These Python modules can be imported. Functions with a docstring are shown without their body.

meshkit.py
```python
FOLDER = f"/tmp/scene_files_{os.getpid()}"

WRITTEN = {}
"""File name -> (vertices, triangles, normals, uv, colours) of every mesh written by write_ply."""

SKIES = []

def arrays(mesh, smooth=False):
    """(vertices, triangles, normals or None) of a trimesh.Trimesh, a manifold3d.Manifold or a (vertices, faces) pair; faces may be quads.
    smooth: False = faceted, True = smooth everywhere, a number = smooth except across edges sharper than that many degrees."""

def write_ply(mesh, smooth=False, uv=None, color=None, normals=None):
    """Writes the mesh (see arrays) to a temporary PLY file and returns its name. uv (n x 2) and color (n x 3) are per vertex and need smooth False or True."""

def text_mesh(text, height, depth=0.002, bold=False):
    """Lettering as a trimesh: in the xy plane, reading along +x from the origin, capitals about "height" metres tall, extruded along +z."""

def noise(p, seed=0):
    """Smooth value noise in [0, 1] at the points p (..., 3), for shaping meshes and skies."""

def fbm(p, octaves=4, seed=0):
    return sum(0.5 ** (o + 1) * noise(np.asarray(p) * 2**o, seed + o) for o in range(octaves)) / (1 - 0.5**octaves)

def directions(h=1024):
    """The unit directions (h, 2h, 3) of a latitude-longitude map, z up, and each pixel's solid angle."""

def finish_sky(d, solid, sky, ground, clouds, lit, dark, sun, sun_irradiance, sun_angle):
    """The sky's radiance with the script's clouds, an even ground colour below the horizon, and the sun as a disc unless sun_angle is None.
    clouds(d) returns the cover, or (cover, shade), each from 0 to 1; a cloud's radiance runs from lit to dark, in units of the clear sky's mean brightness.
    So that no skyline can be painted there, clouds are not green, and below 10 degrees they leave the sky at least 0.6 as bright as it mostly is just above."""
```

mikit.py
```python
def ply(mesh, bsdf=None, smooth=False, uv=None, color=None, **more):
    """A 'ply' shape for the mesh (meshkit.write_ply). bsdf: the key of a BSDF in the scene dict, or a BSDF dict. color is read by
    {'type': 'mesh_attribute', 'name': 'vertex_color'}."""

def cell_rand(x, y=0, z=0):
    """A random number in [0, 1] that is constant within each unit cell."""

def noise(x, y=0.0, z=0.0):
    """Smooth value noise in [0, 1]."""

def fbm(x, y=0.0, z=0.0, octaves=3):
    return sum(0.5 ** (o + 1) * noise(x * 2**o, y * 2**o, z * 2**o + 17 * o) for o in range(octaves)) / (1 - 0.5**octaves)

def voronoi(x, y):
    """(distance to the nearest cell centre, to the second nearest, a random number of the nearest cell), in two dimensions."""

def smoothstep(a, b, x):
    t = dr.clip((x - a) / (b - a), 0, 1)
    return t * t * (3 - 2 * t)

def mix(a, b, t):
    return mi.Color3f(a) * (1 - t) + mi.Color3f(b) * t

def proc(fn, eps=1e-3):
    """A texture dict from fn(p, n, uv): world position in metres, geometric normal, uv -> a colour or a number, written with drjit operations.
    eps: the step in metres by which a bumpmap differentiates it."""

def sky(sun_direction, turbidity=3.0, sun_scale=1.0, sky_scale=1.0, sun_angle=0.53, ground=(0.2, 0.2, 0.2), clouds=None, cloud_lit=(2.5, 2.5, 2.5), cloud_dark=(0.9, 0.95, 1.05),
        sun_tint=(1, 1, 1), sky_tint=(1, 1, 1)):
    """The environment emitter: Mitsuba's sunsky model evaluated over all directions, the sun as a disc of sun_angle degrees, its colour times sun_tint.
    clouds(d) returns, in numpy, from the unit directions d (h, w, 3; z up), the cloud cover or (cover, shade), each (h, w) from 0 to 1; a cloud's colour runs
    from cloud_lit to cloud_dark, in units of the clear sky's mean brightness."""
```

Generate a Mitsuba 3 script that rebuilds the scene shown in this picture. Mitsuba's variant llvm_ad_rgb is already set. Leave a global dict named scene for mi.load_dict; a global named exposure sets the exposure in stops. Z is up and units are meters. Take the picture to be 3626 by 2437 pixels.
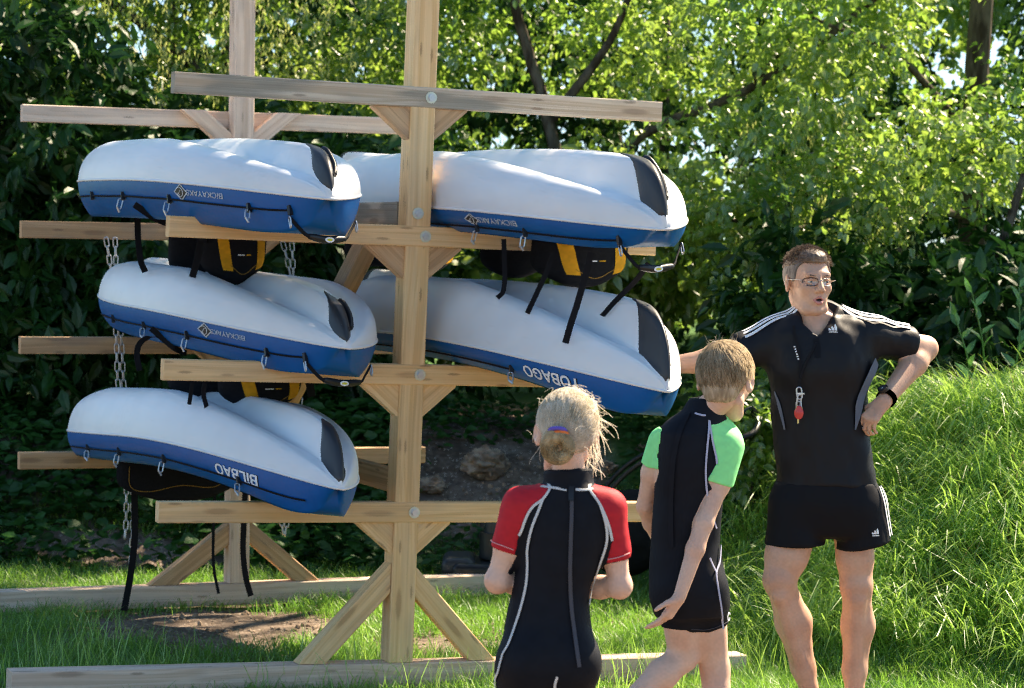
import math, random
import numpy as np
import trimesh
import mitsuba as mi
import drjit as dr
import mikit
import meshkit
from mikit import proc, noise, fbm, voronoi, smoothstep, mix, cell_rand

scene, labels = {"type": "scene"}, {}
R = np.random.default_rng(7)

# ------------------------------------------------------------------ camera, sky, exposure
FOCAL, PITCH, ROLL, EYE = 9303.3 / 3626, -0.0367698, 0.0235897, 1.73
cp, sp, cr, sr = math.cos(PITCH), math.sin(PITCH), math.cos(ROLL), math.sin(ROLL)
c_x, c_f, c_z = np.array([1., 0, 0]), np.array([0, cp, sp]), np.array([0, -sp, cp])
c_right, c_up = cr * c_x + sr * c_z, -sr * c_x + cr * c_z
M = np.eye(4)
M[:3, 0], M[:3, 1], M[:3, 2], M[:3, 3] = -c_right, c_up, c_f, (0, 0, EYE)
scene["camera"] = {"type": "thinlens", "fov": math.degrees(2 * math.atan(0.5 / FOCAL)), "fov_axis": "x", "to_world": mi.ScalarTransform4f(M.tolist()),
                   "aperture_radius": 0.0085, "focus_distance": 9.0, "near_clip": 0.1, "far_clip": 400.0}
SUN = np.array([0.50, 0.47, 0.72])
scene["sky"] = mikit.sky(SUN, turbidity=3, sun_scale=1.45, sky_scale=0.85, ground=(0.10, 0.14, 0.06))
exposure = 3.2

# ------------------------------------------------------------------ materials
def mat(name, d):
    scene[name] = d
    return name

def rgb(c):
    return {"type": "rgb", "value": list(map(float, c))}

def prin(name, base, rough=0.5, two=False, **kw):
    b = base if isinstance(base, dict) else rgb(base)
    d = {"type": "principled", "base_color": b, "roughness": rough, **kw}
    return mat(name, {"type": "twosided", "bsdf": d} if two else d)

def wood_fn(light, dark, grey, knot, amount):
    def fn(p, n, uv):
        u, v = uv.x, uv.y
        w = fbm(u * 1.3, v * 9, 3.0, octaves=2)
        g = fbm(u * 1.1 + 3.0 * w, v * 95 + 7 * w, 1.0, octaves=3)
        g2 = fbm(u * 3.0, v * 330, 5.0, octaves=2)
        c = mix(light, dark, smoothstep(0.30, 0.72, g))
        c = c * (0.90 + 0.20 * g2)
        d, d2, r = voronoi(u * 2.1, v * 10.5)
        e, e2, r2 = voronoi(u * 4.3 + 9, v * 23)
        on = dr.maximum(smoothstep(0.17, 0.07, d) * smoothstep(0.60, 0.65, r), 0.7 * smoothstep(0.16, 0.06, e) * smoothstep(0.72, 0.74, r2))
        c = mix(c, mi.Color3f(*knot) * (0.7 + 0.6 * g2), 0.75 * on)
        halo = smoothstep(0.42, 0.15, d) * smoothstep(0.60, 0.65, r)
        c = mix(c, mi.Color3f(*dark), 0.45 * halo)
        st = smoothstep(0.50, 0.68, fbm(u * 2.6 + 11, v * 14, 8.0, octaves=3))
        return mix(c, mi.Color3f(*grey) * (0.75 + 0.5 * g2), amount * st)
    return fn

prin("wood_yellow", proc(wood_fn((0.80, 0.54, 0.275), (0.70, 0.44, 0.195), (0.53, 0.36, 0.20), (0.22, 0.10, 0.045), 0.35)), 0.62, specular=0.3)
prin("wood_pale", proc(wood_fn((0.72, 0.545, 0.41), (0.60, 0.42, 0.29), (0.46, 0.35, 0.27), (0.18, 0.095, 0.06), 0.4)), 0.66, specular=0.3)
prin("wood_grey", proc(wood_fn((0.60, 0.49, 0.36), (0.46, 0.34, 0.225), (0.25, 0.22, 0.17), (0.14, 0.075, 0.05), 0.8)), 0.7, specular=0.3)
prin("wood_brown", proc(wood_fn((0.58, 0.37, 0.20), (0.45, 0.26, 0.125), (0.34, 0.23, 0.15), (0.14, 0.08, 0.05), 0.5)), 0.66, specular=0.3)

def hull_white_fn(p, n, uv):
    s = fbm(p.x * 9, p.y * 9, p.z * 9, octaves=3)
    scr = fbm(p.x * 26 + p.z * 40, p.y * 7, p.z * 30, octaves=3)
    c = mix((0.72, 0.722, 0.715), (0.70, 0.703, 0.697), smoothstep(0.4, 0.7, s))
    dirt_ = smoothstep(0.60, 0.72, fbm(p.x * 2.3 + 5, p.y * 2.3, p.z * 5.0, octaves=4)) * smoothstep(0.45, 0.65, fbm(p.x * 70, p.y * 70, p.z * 70, octaves=2))
    c = mix(c, (0.52, 0.50, 0.45), 0.08 * dirt_)
    return mix(c, (0.60, 0.60, 0.585), 0.25 * smoothstep(0.70, 0.85, scr))
prin("hull_white", proc(hull_white_fn), 0.36, specular=0.45)
def hull_blue_fn(p, n, uv):
    s = fbm(p.x * 14, p.y * 14, p.z * 14, octaves=3)
    return mix((0.0015, 0.082, 0.285), (0.003, 0.100, 0.330), s)
prin("hull_blue", proc(hull_blue_fn), 0.42, specular=0.3)
prin("plastic_dark", (0.028, 0.030, 0.034), 0.42, specular=0.4)
prin("plastic_black", (0.010, 0.010, 0.011), 0.4, specular=0.4)
prin("webbing_black", (0.008, 0.008, 0.010), 0.85, two=True, specular=0.2)
def cloth_black_fn(p, n, uv):
    return mi.Color3f(0.010, 0.010, 0.012) * (0.6 + 0.8 * fbm(p.x * 300, p.y * 300, p.z * 300, octaves=1))
prin("cloth_black", proc(cloth_black_fn), 0.9, two=True, specular=0.15)
def cloth_yellow_fn(p, n, uv):
    return mi.Color3f(0.66, 0.31, 0.012) * (0.8 + 0.35 * fbm(p.x * 60, p.y * 60, p.z * 60, octaves=2))
prin("cloth_yellow", proc(cloth_yellow_fn), 0.75, two=True, specular=0.2)
prin("thread_yellow", (0.35, 0.17, 0.02), 0.8)
prin("print_white", (0.74, 0.76, 0.77), 0.5, two=True)
prin("print_grey", (0.46, 0.50, 0.54), 0.5, two=True)
prin("print_black", (0.012, 0.013, 0.016), 0.5, two=True)
prin("print_yellow", (0.60, 0.55, 0.04), 0.5, two=True)
def zinc_fn(p, n, uv):
    return mix((0.62, 0.63, 0.64), (0.44, 0.46, 0.48), fbm(p.x * 90, p.y * 90, p.z * 90, octaves=2))
prin("zinc", proc(zinc_fn), 0.36, metallic=0.75)
def zinc_yellow_fn(p, n, uv):
    return mix((0.66, 0.67, 0.52), (0.50, 0.53, 0.46), fbm(p.x * 120, p.y * 120, p.z * 120, octaves=2))
prin("zinc_yellow", proc(zinc_yellow_fn), 0.42, metallic=0.45)

def leaf_bsdf(name, c1, c2, rough=0.35, trans=1.0, spec=0.06, freq=2.2):
    def fn(p, n, uv):
        a = noise(p.x * 31, p.y * 31, p.z * 31)
        b = fbm(p.x * freq, p.y * freq, p.z * freq, octaves=2)
        return mix(c1, c2, dr.clip(0.55 * a + 0.9 * (b - 0.5) + 0.22, 0, 1))
    thin = {"type": "principledthin", "base_color": proc(fn), "roughness": 0.5, "diff_trans": trans, "spec_trans": 0.0, "eta": 1.45}
    gloss = {"type": "twosided", "bsdf": {"type": "roughconductor", "material": "none", "alpha": rough}}
    return mat(name, {"type": "blendbsdf", "weight": spec, "a": thin, "b": gloss})

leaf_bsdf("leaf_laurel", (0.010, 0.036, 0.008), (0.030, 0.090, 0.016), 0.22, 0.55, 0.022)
leaf_bsdf("leaf_maple", (0.10, 0.245, 0.022), (0.35, 0.46, 0.075), 0.2, 1.35, 0.065)
leaf_bsdf("leaf_ash", (0.095, 0.22, 0.022), (0.33, 0.42, 0.07), 0.2, 1.35, 0.06)
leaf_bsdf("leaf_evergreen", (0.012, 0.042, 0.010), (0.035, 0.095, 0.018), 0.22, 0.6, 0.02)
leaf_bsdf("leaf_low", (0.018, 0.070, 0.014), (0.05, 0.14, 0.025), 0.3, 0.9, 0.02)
leaf_bsdf("seed_pale", (0.34, 0.42, 0.10), (0.52, 0.54, 0.18), 0.4, 1.1, 0.03)
leaf_bsdf("grass_short", (0.09, 0.25, 0.025), (0.27, 0.46, 0.06), 0.25, 1.1, 0.05, freq=5)
leaf_bsdf("grass_long", (0.24, 0.46, 0.05), (0.48, 0.66, 0.14), 0.2, 1.15, 0.07, freq=5)
def bark_fn(p, n, uv):
    f = fbm(p.x * 30, p.y * 30, p.z * 7, octaves=3)
    return mix((0.035, 0.026, 0.018), (0.12, 0.10, 0.075), smoothstep(0.3, 0.75, f))
prin("bark", proc(bark_fn), 0.9, specular=0.15)
def soil_fn(p, n, uv):
    f = fbm(p.x * 7, p.y * 7, p.z * 7, octaves=4)
    g = fbm(p.x * 45, p.y * 45, p.z * 45, octaves=3)
    c = mix((0.11, 0.075, 0.048), (0.27, 0.20, 0.14), smoothstep(0.3, 0.7, 0.5 * f + 0.5 * g))
    d, d2, r = voronoi(p.x * 38, p.y * 38)
    return mix(c, mi.Color3f(0.36, 0.32, 0.27) * (0.6 + 0.7 * r), smoothstep(0.32, 0.2, d) * smoothstep(0.55, 0.6, r))
prin("soil", proc(soil_fn), 0.95, specular=0.1)
def stone_fn(p, n, uv):
    f = fbm(p.x * 22, p.y * 22, p.z * 22, octaves=4)
    return mix((0.13, 0.092, 0.064), (0.34, 0.26, 0.185), smoothstep(0.25, 0.75, f))
prin("stone", proc(stone_fn), 0.9, specular=0.15)

# ------------------------------------------------------------------ helpers
def numbered(name, parent=None):
    key = f"{parent}__{name}" if parent else name
    taken = lambda k: k in scene or k in labels
    if not taken(key):
        return key
    i = 1
    while taken(f"{key}_{i:03d}"):
        i += 1
    return f"{key}_{i:03d}"

def tag(key, label=None, cat=None, group=None, kind=None):
    d = labels.setdefault(key, {})
    for k, v in (("label", label), ("category", cat), ("group", group), ("kind", kind)):
        if v:
            d[k] = v
    return key

def thing(name, label, cat, group=None):
    return tag(numbered(name), label, cat, group)

def put(name, mesh, bsdf, parent=None, smooth=False, label=None, cat=None, group=None, kind=None, uv=None):
    key = numbered(name, parent)
    scene[key] = mikit.ply(mesh, bsdf, smooth=smooth, uv=uv)
    if label or cat or group or kind:
        tag(key, label, cat, group, kind)
    return key

def unit(v):
    v = np.asarray(v, float)
    return v / np.linalg.norm(v)

def join(ms):
    return trimesh.util.concatenate([m if isinstance(m, trimesh.Trimesh) else trimesh.Trimesh(m[0], m[1], process=False) for m in ms])

def quads(q):
    q = np.asarray(q)
    return np.vstack([q[:, [0, 1, 2]], q[:, [0, 2, 3]]])

def grid_faces(nu, nv, closed_v=False):
    i, j = np.meshgrid(np.arange(nu - 1), np.arange(nv if closed_v else nv - 1), indexing="ij")
    j2 = (j + 1) % nv
    return quads(np.stack([i * nv + j, i * nv + j2, (i + 1) * nv + j2, (i + 1) * nv + j], -1).reshape(-1, 4))

def catmull(pts, n):
    p = np.asarray(pts, float)
    p = np.vstack([2 * p[0] - p[1], p, 2 * p[-1] - p[-2]])
    out = []
    for k in range(1, len(p) - 2):
        t = np.linspace(0, 1, n, endpoint=False)[:, None]
        a, b, c, d = p[k - 1], p[k], p[k + 1], p[k + 2]
        out.append(0.5 * (2 * b + (c - a) * t + (2 * a - 5 * b + 4 * c - d) * t ** 2 + (3 * b - a - 3 * c + d) * t ** 3))
    return np.vstack(out + [p[-2:-1]])

def tube(pts, r, sides=8, cap=True, flat=1.0, ref=None):
    p = np.asarray(pts, float)
    r = np.broadcast_to(r, (len(p),))
    t = np.gradient(p, axis=0)
    t /= np.linalg.norm(t, axis=1, keepdims=True) + 1e-12
    a = np.zeros_like(p)
    up = np.asarray(ref, float) if ref is not None else (np.array([0, 0, 1.]) if abs(t[0][2]) < 0.9 else np.array([1., 0, 0]))
    for i in range(len(p)):
        a[i] = up - t[i] * (up @ t[i])
        a[i] /= np.linalg.norm(a[i]) + 1e-12
        if ref is None:
            up = a[i]
    b = np.cross(t, a)
    ang = np.arange(sides) * 2 * np.pi / sides
    v = p[:, None] + r[:, None, None] * (np.cos(ang)[None, :, None] * a[:, None] + flat * np.sin(ang)[None, :, None] * b[:, None])
    f = grid_faces(len(p), sides, True)[:, ::-1]
    v = v.reshape(-1, 3)
    if cap:
        k = np.arange(sides)
        n0 = len(v)
        v = np.vstack([v, p[:1], p[-1:]])
        f = np.vstack([f, np.stack([k, (k + 1) % sides, k * 0 + n0], 1), np.stack([(k + 1) % sides, k, k * 0 + n0 + 1], 1) + [[n0 - sides - 0, n0 - sides, 0]]])
    m = trimesh.Trimesh(v, f, process=False)
    if m.volume < 0:
        m.invert()
    return m

def ribbon(pts, width, wdir, thick=0.0025):
    """A flat strap along pts; wdir is the direction of its width."""
    p = np.asarray(pts, float)
    wd = np.broadcast_to(np.asarray(wdir, float), p.shape)
    t = np.gradient(p, axis=0)
    t /= np.linalg.norm(t, axis=1, keepdims=True)
    w = wd - t * (wd * t).sum(1, keepdims=True)
    w /= np.linalg.norm(w, axis=1, keepdims=True)
    n = np.cross(t, w)
    W = np.broadcast_to(width, (len(p),))[:, None] / 2
    v = np.stack([p - w * W - n * thick / 2, p + w * W - n * thick / 2, p + w * W + n * thick / 2, p - w * W + n * thick / 2], 1).reshape(-1, 3)
    f = grid_faces(len(p), 4, True)
    e = len(v) - 4
    f = np.vstack([f, [[0, 1, 2], [0, 2, 3], [e, e + 2, e + 1], [e, e + 3, e + 2]]])
    m = trimesh.Trimesh(v, f, process=False)
    if m.volume < 0:
        m.invert()
    return m

def beam(p0, p1, wdir, w, h, ch=0.004, cut0=None, cut1=None):
    """A planed timber from p0 to p1 (w along wdir, h along the third direction), with chamfered edges and grain coordinates; cut0 and cut1 are end planes' normals."""
    p0, p1 = np.asarray(p0, float), np.asarray(p1, float)
    t = unit(p1 - p0)
    wd = unit(np.asarray(wdir, float) - t * (np.asarray(wdir, float) @ t))
    hd = np.cross(t, wd)
    a, b = w / 2, h / 2
    sec = np.array([(-a + ch, -b), (a - ch, -b), (a, -b + ch), (a, b - ch), (a - ch, b), (-a + ch, b), (-a, b - ch), (-a, -b + ch)])
    L = np.linalg.norm(p1 - p0)
    off = sec[:, :1] * wd + sec[:, 1:] * hd
    def end(p, cut):
        q = p + off
        if cut is not None:
            c = unit(cut)
            q = q - t * ((off @ c) / (t @ c))[:, None]
        return q
    A, B = end(p0, cut0), end(p1, cut1)
    per = np.r_[0, np.cumsum(np.linalg.norm(np.diff(np.vstack([sec, sec[:1]]), axis=0), axis=1))]
    uo, vo = R.uniform(0, 50), R.uniform(0, 50)
    V, F, UV = [], [], []
    for k in range(8):
        k2 = (k + 1) % 8
        n = len(V)
        V += [A[k], A[k2], B[k2], B[k]]
        UV += [((A[k] - p0) @ t + uo, per[k] + vo), ((A[k2] - p0) @ t + uo, per[k + 1] + vo), ((B[k2] - p0) @ t + uo, per[k + 1] + vo), ((B[k] - p0) @ t + uo, per[k] + vo)]
        F += [(n, n + 1, n + 2), (n, n + 2, n + 3)]
    for E, s in ((A, -1), (B, 1)):
        n = len(V)
        V += list(E)
        UV += [(uo + 7 + 0.3 * x, vo + 0.12 * y) for x, y in sec]
        F += [(n, n + k, n + k + 1) if s > 0 else (n, n + k + 1, n + k) for k in range(1, 7)]
    m = trimesh.Trimesh(np.array(V), np.array(F), process=False)
    uv = np.array(UV)
    if m.volume < 0:
        m.faces = m.faces[:, ::-1]
    return m, uv

def timber(name, parent, mat_, *a, label=None, **k):
    m, uv = beam(*a, **k)
    return put(name, m, mat_, parent, uv=uv, label=label)

def prism(poly, y0, y1):
    """Extrudes the (x, z) polygon from y0 to y1."""
    from shapely.geometry import Polygon
    m = trimesh.creation.extrude_polygon(Polygon(poly), y1 - y0, engine="earcut")
    v = m.vertices
    m = trimesh.Trimesh(np.stack([v[:, 0], y0 + v[:, 2], v[:, 1]], 1), m.faces, process=False)
    if m.volume < 0:
        m.invert()
    return m

# the rack's two frames: local axes (along the arms to the right, towards the viewer, up)
YAW = 0.383
AX, NX, ZX = np.array([math.cos(YAW), math.sin(YAW), 0]), np.array([math.sin(YAW), -math.cos(YAW), 0]), np.array([0, 0, 1.])
ORG = np.array([-0.3779, 10.1946, 0.0])
def rk(a, n, z):
    return ORG + a * AX + n * NX + z * ZX
def frame_of(x, y, z, yaw, lx, ly):
    a, n, up = np.array([math.cos(yaw), math.sin(yaw), 0]), np.array([math.sin(yaw), -math.cos(yaw), 0]), np.array([0, 0, 1.])
    up = unit(up + lx * a + ly * n)
    a2 = unit(a - up * (a @ up))
    n2 = np.cross(a2, up)
    o = np.array([x, y, z])
    f = lambda q: o + np.atleast_2d(q) @ np.stack([a2, n2, up])
    f.a, f.n, f.up = a2, n2, up
    return f
FRONT = frame_of(-0.3779, 10.1946, 0.1019, 0.3797, 0.0145, 0.0147)
REAR = frame_of(-1.2931, 12.4086, 0.1059, 0.3861, -0.0062, -0.0104)
# ------------------------------------------------------------------ ground
def sst(a, b, x):
    t = np.clip((x - a) / (b - a), 0, 1)
    return t * t * (3 - 2 * t)

def fb(x, y, s, o=3, seed=0):
    return meshkit.fbm(np.stack([np.asarray(x) * s, np.asarray(y) * s, np.zeros_like(np.asarray(x, float) * s)], -1), o, seed) - 0.5

def gz(x, y):
    x, y = np.broadcast_arrays(np.asarray(x, float), np.asarray(y, float))
    w = 0.35 * fb(x, y, 0.8, 3, 3)
    back = 0.72 * sst(13.35, 15.0, y + w + 0.25 * np.clip(x, -2, 2) * 0.3)
    bank = 1.03 * sst(0.85, 2.35, x + 0.25 * fb(x, y, 0.9, 3, 5) + 0.10 * (y - 11.5)) * sst(10.3, 12.4, y + 0.5 * w)
    z = np.maximum(back, bank + 0.22 * np.clip(bank * 3, 0, 1) * fb(x, y, 1.15, 2, 13)) + 0.05 * fb(x, y, 1.6, 3, 9) + 0.018 * fb(x, y, 7.0, 3, 11)
    near = np.exp(-((y - 10.3) / 1.2) ** 2)
    return z - 0.006

def dirt(x, y):
    """How bare the soil is, 0 to 1."""
    e = lambda cx, cy, rx, ry: 1 - np.sqrt(((x - cx) / rx) ** 2 + ((y - cy) / ry) ** 2)
    d = np.maximum.reduce([e(-1.35, 11.6, 0.66, 0.62), e(-0.30, 11.35, 0.34, 0.30), e(-1.9, 13.75, 0.6, 0.22), e(-0.05, 14.3, 0.75, 0.34)])
    return np.clip(0.5 + 2.2 * d + 2.2 * fb(x, y, 3.2, 3, 21), 0, 1)

gx = np.r_[-60, -30, -15, -8, -5, np.linspace(-3.6, 4.6, 206), 6, 9, 15, 30, 60]
gy = np.r_[-20, -5, 2, 5, 7, np.linspace(8.6, 16.6, 201), 18, 20, 24, 30, 45, 80, 160]
XX, YY = np.meshgrid(gx, gy, indexing="ij")
ZZ = gz(XX, YY)
def ground_fn(p, n, uv):
    f = fbm(p.x * 7, p.y * 7, p.z * 7, octaves=4)
    g = fbm(p.x * 45, p.y * 45, p.z * 45, octaves=3)
    c = mix((0.066, 0.050, 0.037), (0.165, 0.128, 0.098), smoothstep(0.3, 0.7, 0.5 * f + 0.5 * g))
    d, d2, r = voronoi(p.x * 42, p.y * 42)
    c = mix(c, mi.Color3f(0.22, 0.185, 0.15) * (0.55 + 0.7 * r), smoothstep(0.34, 0.2, d) * smoothstep(0.7, 0.75, r))
    far = dr.maximum(smoothstep(16.5, 17.5, p.y), smoothstep(0.75, 0.95, p.x + 0.1 * (p.y - 11.5)) * smoothstep(10.2, 10.6, p.y))
    return mix(c, mi.Color3f(0.05, 0.10, 0.025) * (0.6 + 0.8 * g), far)
prin("ground_soil", proc(ground_fn), 0.95, specular=0.1)
gm = trimesh.Trimesh(np.stack([XX, YY, ZZ], -1).reshape(-1, 3), grid_faces(len(gx), len(gy)), process=False)
if gm.face_normals[:, 2].mean() < 0:
    gm.faces = gm.faces[:, ::-1]
put("ground", gm, "ground_soil", smooth=True, kind="structure", label="bare soil and lawn ground rising to banks at the back and right")

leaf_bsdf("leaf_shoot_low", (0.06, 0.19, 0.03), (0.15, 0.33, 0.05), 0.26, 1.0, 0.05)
# ------------------------------------------------------------------ leaves and blades, many in one mesh
def leaves(pos, axis, nrm, length, width, fold=0.18, bend=0.15, rows=2):
    """Pointed folded leaves: base pos, along axis, facing nrm."""
    n = len(pos)
    ax = axis / np.linalg.norm(axis, axis=1, keepdims=True)
    nr = nrm - ax * (nrm * ax).sum(1, keepdims=True)
    nr /= np.linalg.norm(nr, axis=1, keepdims=True) + 1e-9
    sd = np.cross(ax, nr)
    L, W = np.broadcast_to(length, (n,))[:, None], np.broadcast_to(width, (n,))[:, None]
    P = lambda u, v, h: pos + ax * (u * L) + sd * (v * W) + nr * (h * L - bend * u * u * L)
    if rows == 2:
        vs = [P(0, 0, 0), P(0.30, 0.5, fold * 0.3), P(0.68, 0.38, fold * 0.22), P(1, 0, 0), P(0.68, -0.38, fold * 0.22), P(0.30, -0.5, fold * 0.3), P(0.5, 0, 0)]
        ft = np.array([[0, 1, 6], [1, 2, 6], [2, 3, 6], [3, 4, 6], [4, 5, 6], [5, 0, 6]])
    else:
        vs = [P(0, 0, 0), P(0.42, 0.5, fold * 0.3), P(1, 0, 0), P(0.42, -0.5, fold * 0.3)]
        ft = np.array([[0, 1, 2], [0, 2, 3]])
    v = np.stack(vs, 1)
    k = v.shape[1]
    return v.reshape(-1, 3), (ft[None] + (np.arange(n) * k)[:, None, None]).reshape(-1, 3)

def blades(x, y, z, h, w, lean, azim, curl, segs=2):
    """Grass blades: curved tapering strips."""
    n = len(x)
    d = np.stack([np.cos(azim), np.sin(azim), np.zeros(n)], 1)
    s = np.stack([-np.sin(azim), np.cos(azim), np.zeros(n)], 1)
    tw = R.uniform(-1.2, 1.2, n)[:, None]
    s = s * np.cos(tw) + d * np.sin(tw)
    base = np.stack([x, y, z], 1)
    vs = []
    for k in range(segs + 1):
        t = k / segs
        bendx = (lean * t + curl * t * t)
        up = np.sqrt(np.clip(1 - np.clip(bendx, 0, 0.98) ** 2, 0.04, 1)) if True else 1
        p = base + d * (h * bendx)[:, None] + np.array([0, 0, 1.]) * (h * t * (up if np.ndim(up) else up))[:, None]
        if k < segs:
            ww = (w * (1 - 0.55 * t))[:, None] / 2
            vs += [p - s * ww, p + s * ww]
        else:
            vs += [p]
    v = np.stack(vs, 1)
    m = v.shape[1]
    ft = []
    for k in range(segs - 1):
        ft += [[2 * k, 2 * k + 1, 2 * k + 3], [2 * k, 2 * k + 3, 2 * k + 2]]
    ft += [[2 * segs - 2, 2 * segs - 1, 2 * segs]]
    return v.reshape(-1, 3), (np.array(ft)[None] + (np.arange(n) * m)[:, None, None]).reshape(-1, 3)

# short lawn between and around the rack's feet
n = 115000
x, y = R.uniform(-2.9, 2.3, n), 9.6 + 4.6 * R.uniform(0, 1, n) ** 1.15
keep = (R.uniform(0, 1, n) > dirt(x, y) * 1.25) & (R.uniform(0, 1, n) < 0.35 + 1.3 * np.clip(fb(x, y, 1.7, 3, 31) + 0.5, 0, 1))
keep &= ~((np.abs((np.stack([x, y], 1) - ORG[:2]) @ NX[:2] + 0.05) < 0.05) & (np.abs((np.stack([x, y], 1) - ORG[:2]) @ AX[:2]) < 1.5))
keep &= ~((np.abs((np.stack([x, y], 1) - ORG[:2]) @ NX[:2] + 2.45) < 0.06) & (np.abs((np.stack([x, y], 1) - ORG[:2]) @ AX[:2]) < 1.5))
x, y = x[keep], y[keep]
tall = 0.055 + 0.11 * np.clip(fb(x, y, 2.1, 3, 41) + 0.5, 0, 1) ** 1.5
h = tall * R.uniform(0.5, 1.25, len(x))
g = blades(x, y, gz(x, y) - 0.004, h, R.uniform(0.003, 0.006, len(x)), R.uniform(0.1, 0.5, len(x)), R.uniform(0, 6.28, len(x)), R.uniform(0.1, 0.7, len(x)))
put("lawn_grass", g, "grass_short", kind="stuff", label="short green lawn grass growing round the timber feet of the rack", cat="grass")

# long wild grass on the bank at the right, in leaning tufts over a shorter sward
n = 26000
x, y = R.uniform(0.55, 3.6, n), R.uniform(9.9, 13.4, n)
hh = gz(x, y)
keep = R.uniform(0, 1, n) < sst(0.02, 0.16, hh)
x, y, hh = x[keep], y[keep], hh[keep]
n = len(x)
g1 = blades(x, y, hh - 0.01, R.uniform(0.06, 0.17, n), R.uniform(0.004, 0.008, n), R.uniform(0.2, 0.7, n), R.uniform(0, 6.28, n), R.uniform(0.2, 0.7, n), segs=3)
nt = 1900
tx, ty = R.uniform(0.6, 3.6, nt), R.uniform(9.95, 13.4, nt)
th = gz(tx, ty)
keep = (R.uniform(0, 1, nt) < sst(0.03, 0.16, th)) & (fb(tx, ty, 1.5, 3, 55) > -0.13)
tx, ty = tx[keep], ty[keep]
nt = len(tx)
size = R.uniform(0.55, 1.35, nt) * (0.8 + 1.1 * np.clip(fb(tx, ty, 1.1, 3, 57) + 0.35, 0, 1))
taz = 3.75 + 2.2 * fb(tx, ty, 1.3, 3, 51) + R.normal(0, 0.5, nt)
k = 24
rep = lambda v: np.repeat(v, k)
n = nt * k
x, y = rep(tx) + R.normal(0, 0.030, n) * rep(size), rep(ty) + R.normal(0, 0.030, n) * rep(size)
g2 = blades(x, y, gz(x, y) - 0.01, R.uniform(0.13, 0.30, n) * rep(size), R.uniform(0.005, 0.0105, n), R.uniform(0.15, 0.75, n), rep(taz) + R.normal(0, 0.65, n), R.uniform(0.25, 0.85, n), segs=4)
g = (np.vstack([g1[0], g2[0]]), np.vstack([g1[1], g2[1] + len(g1[0])]))
put("bank_grass", g, "grass_long", kind="stuff", label="long wild sunlit grass leaning in tufts over the bank at the right", cat="grass")
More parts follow.
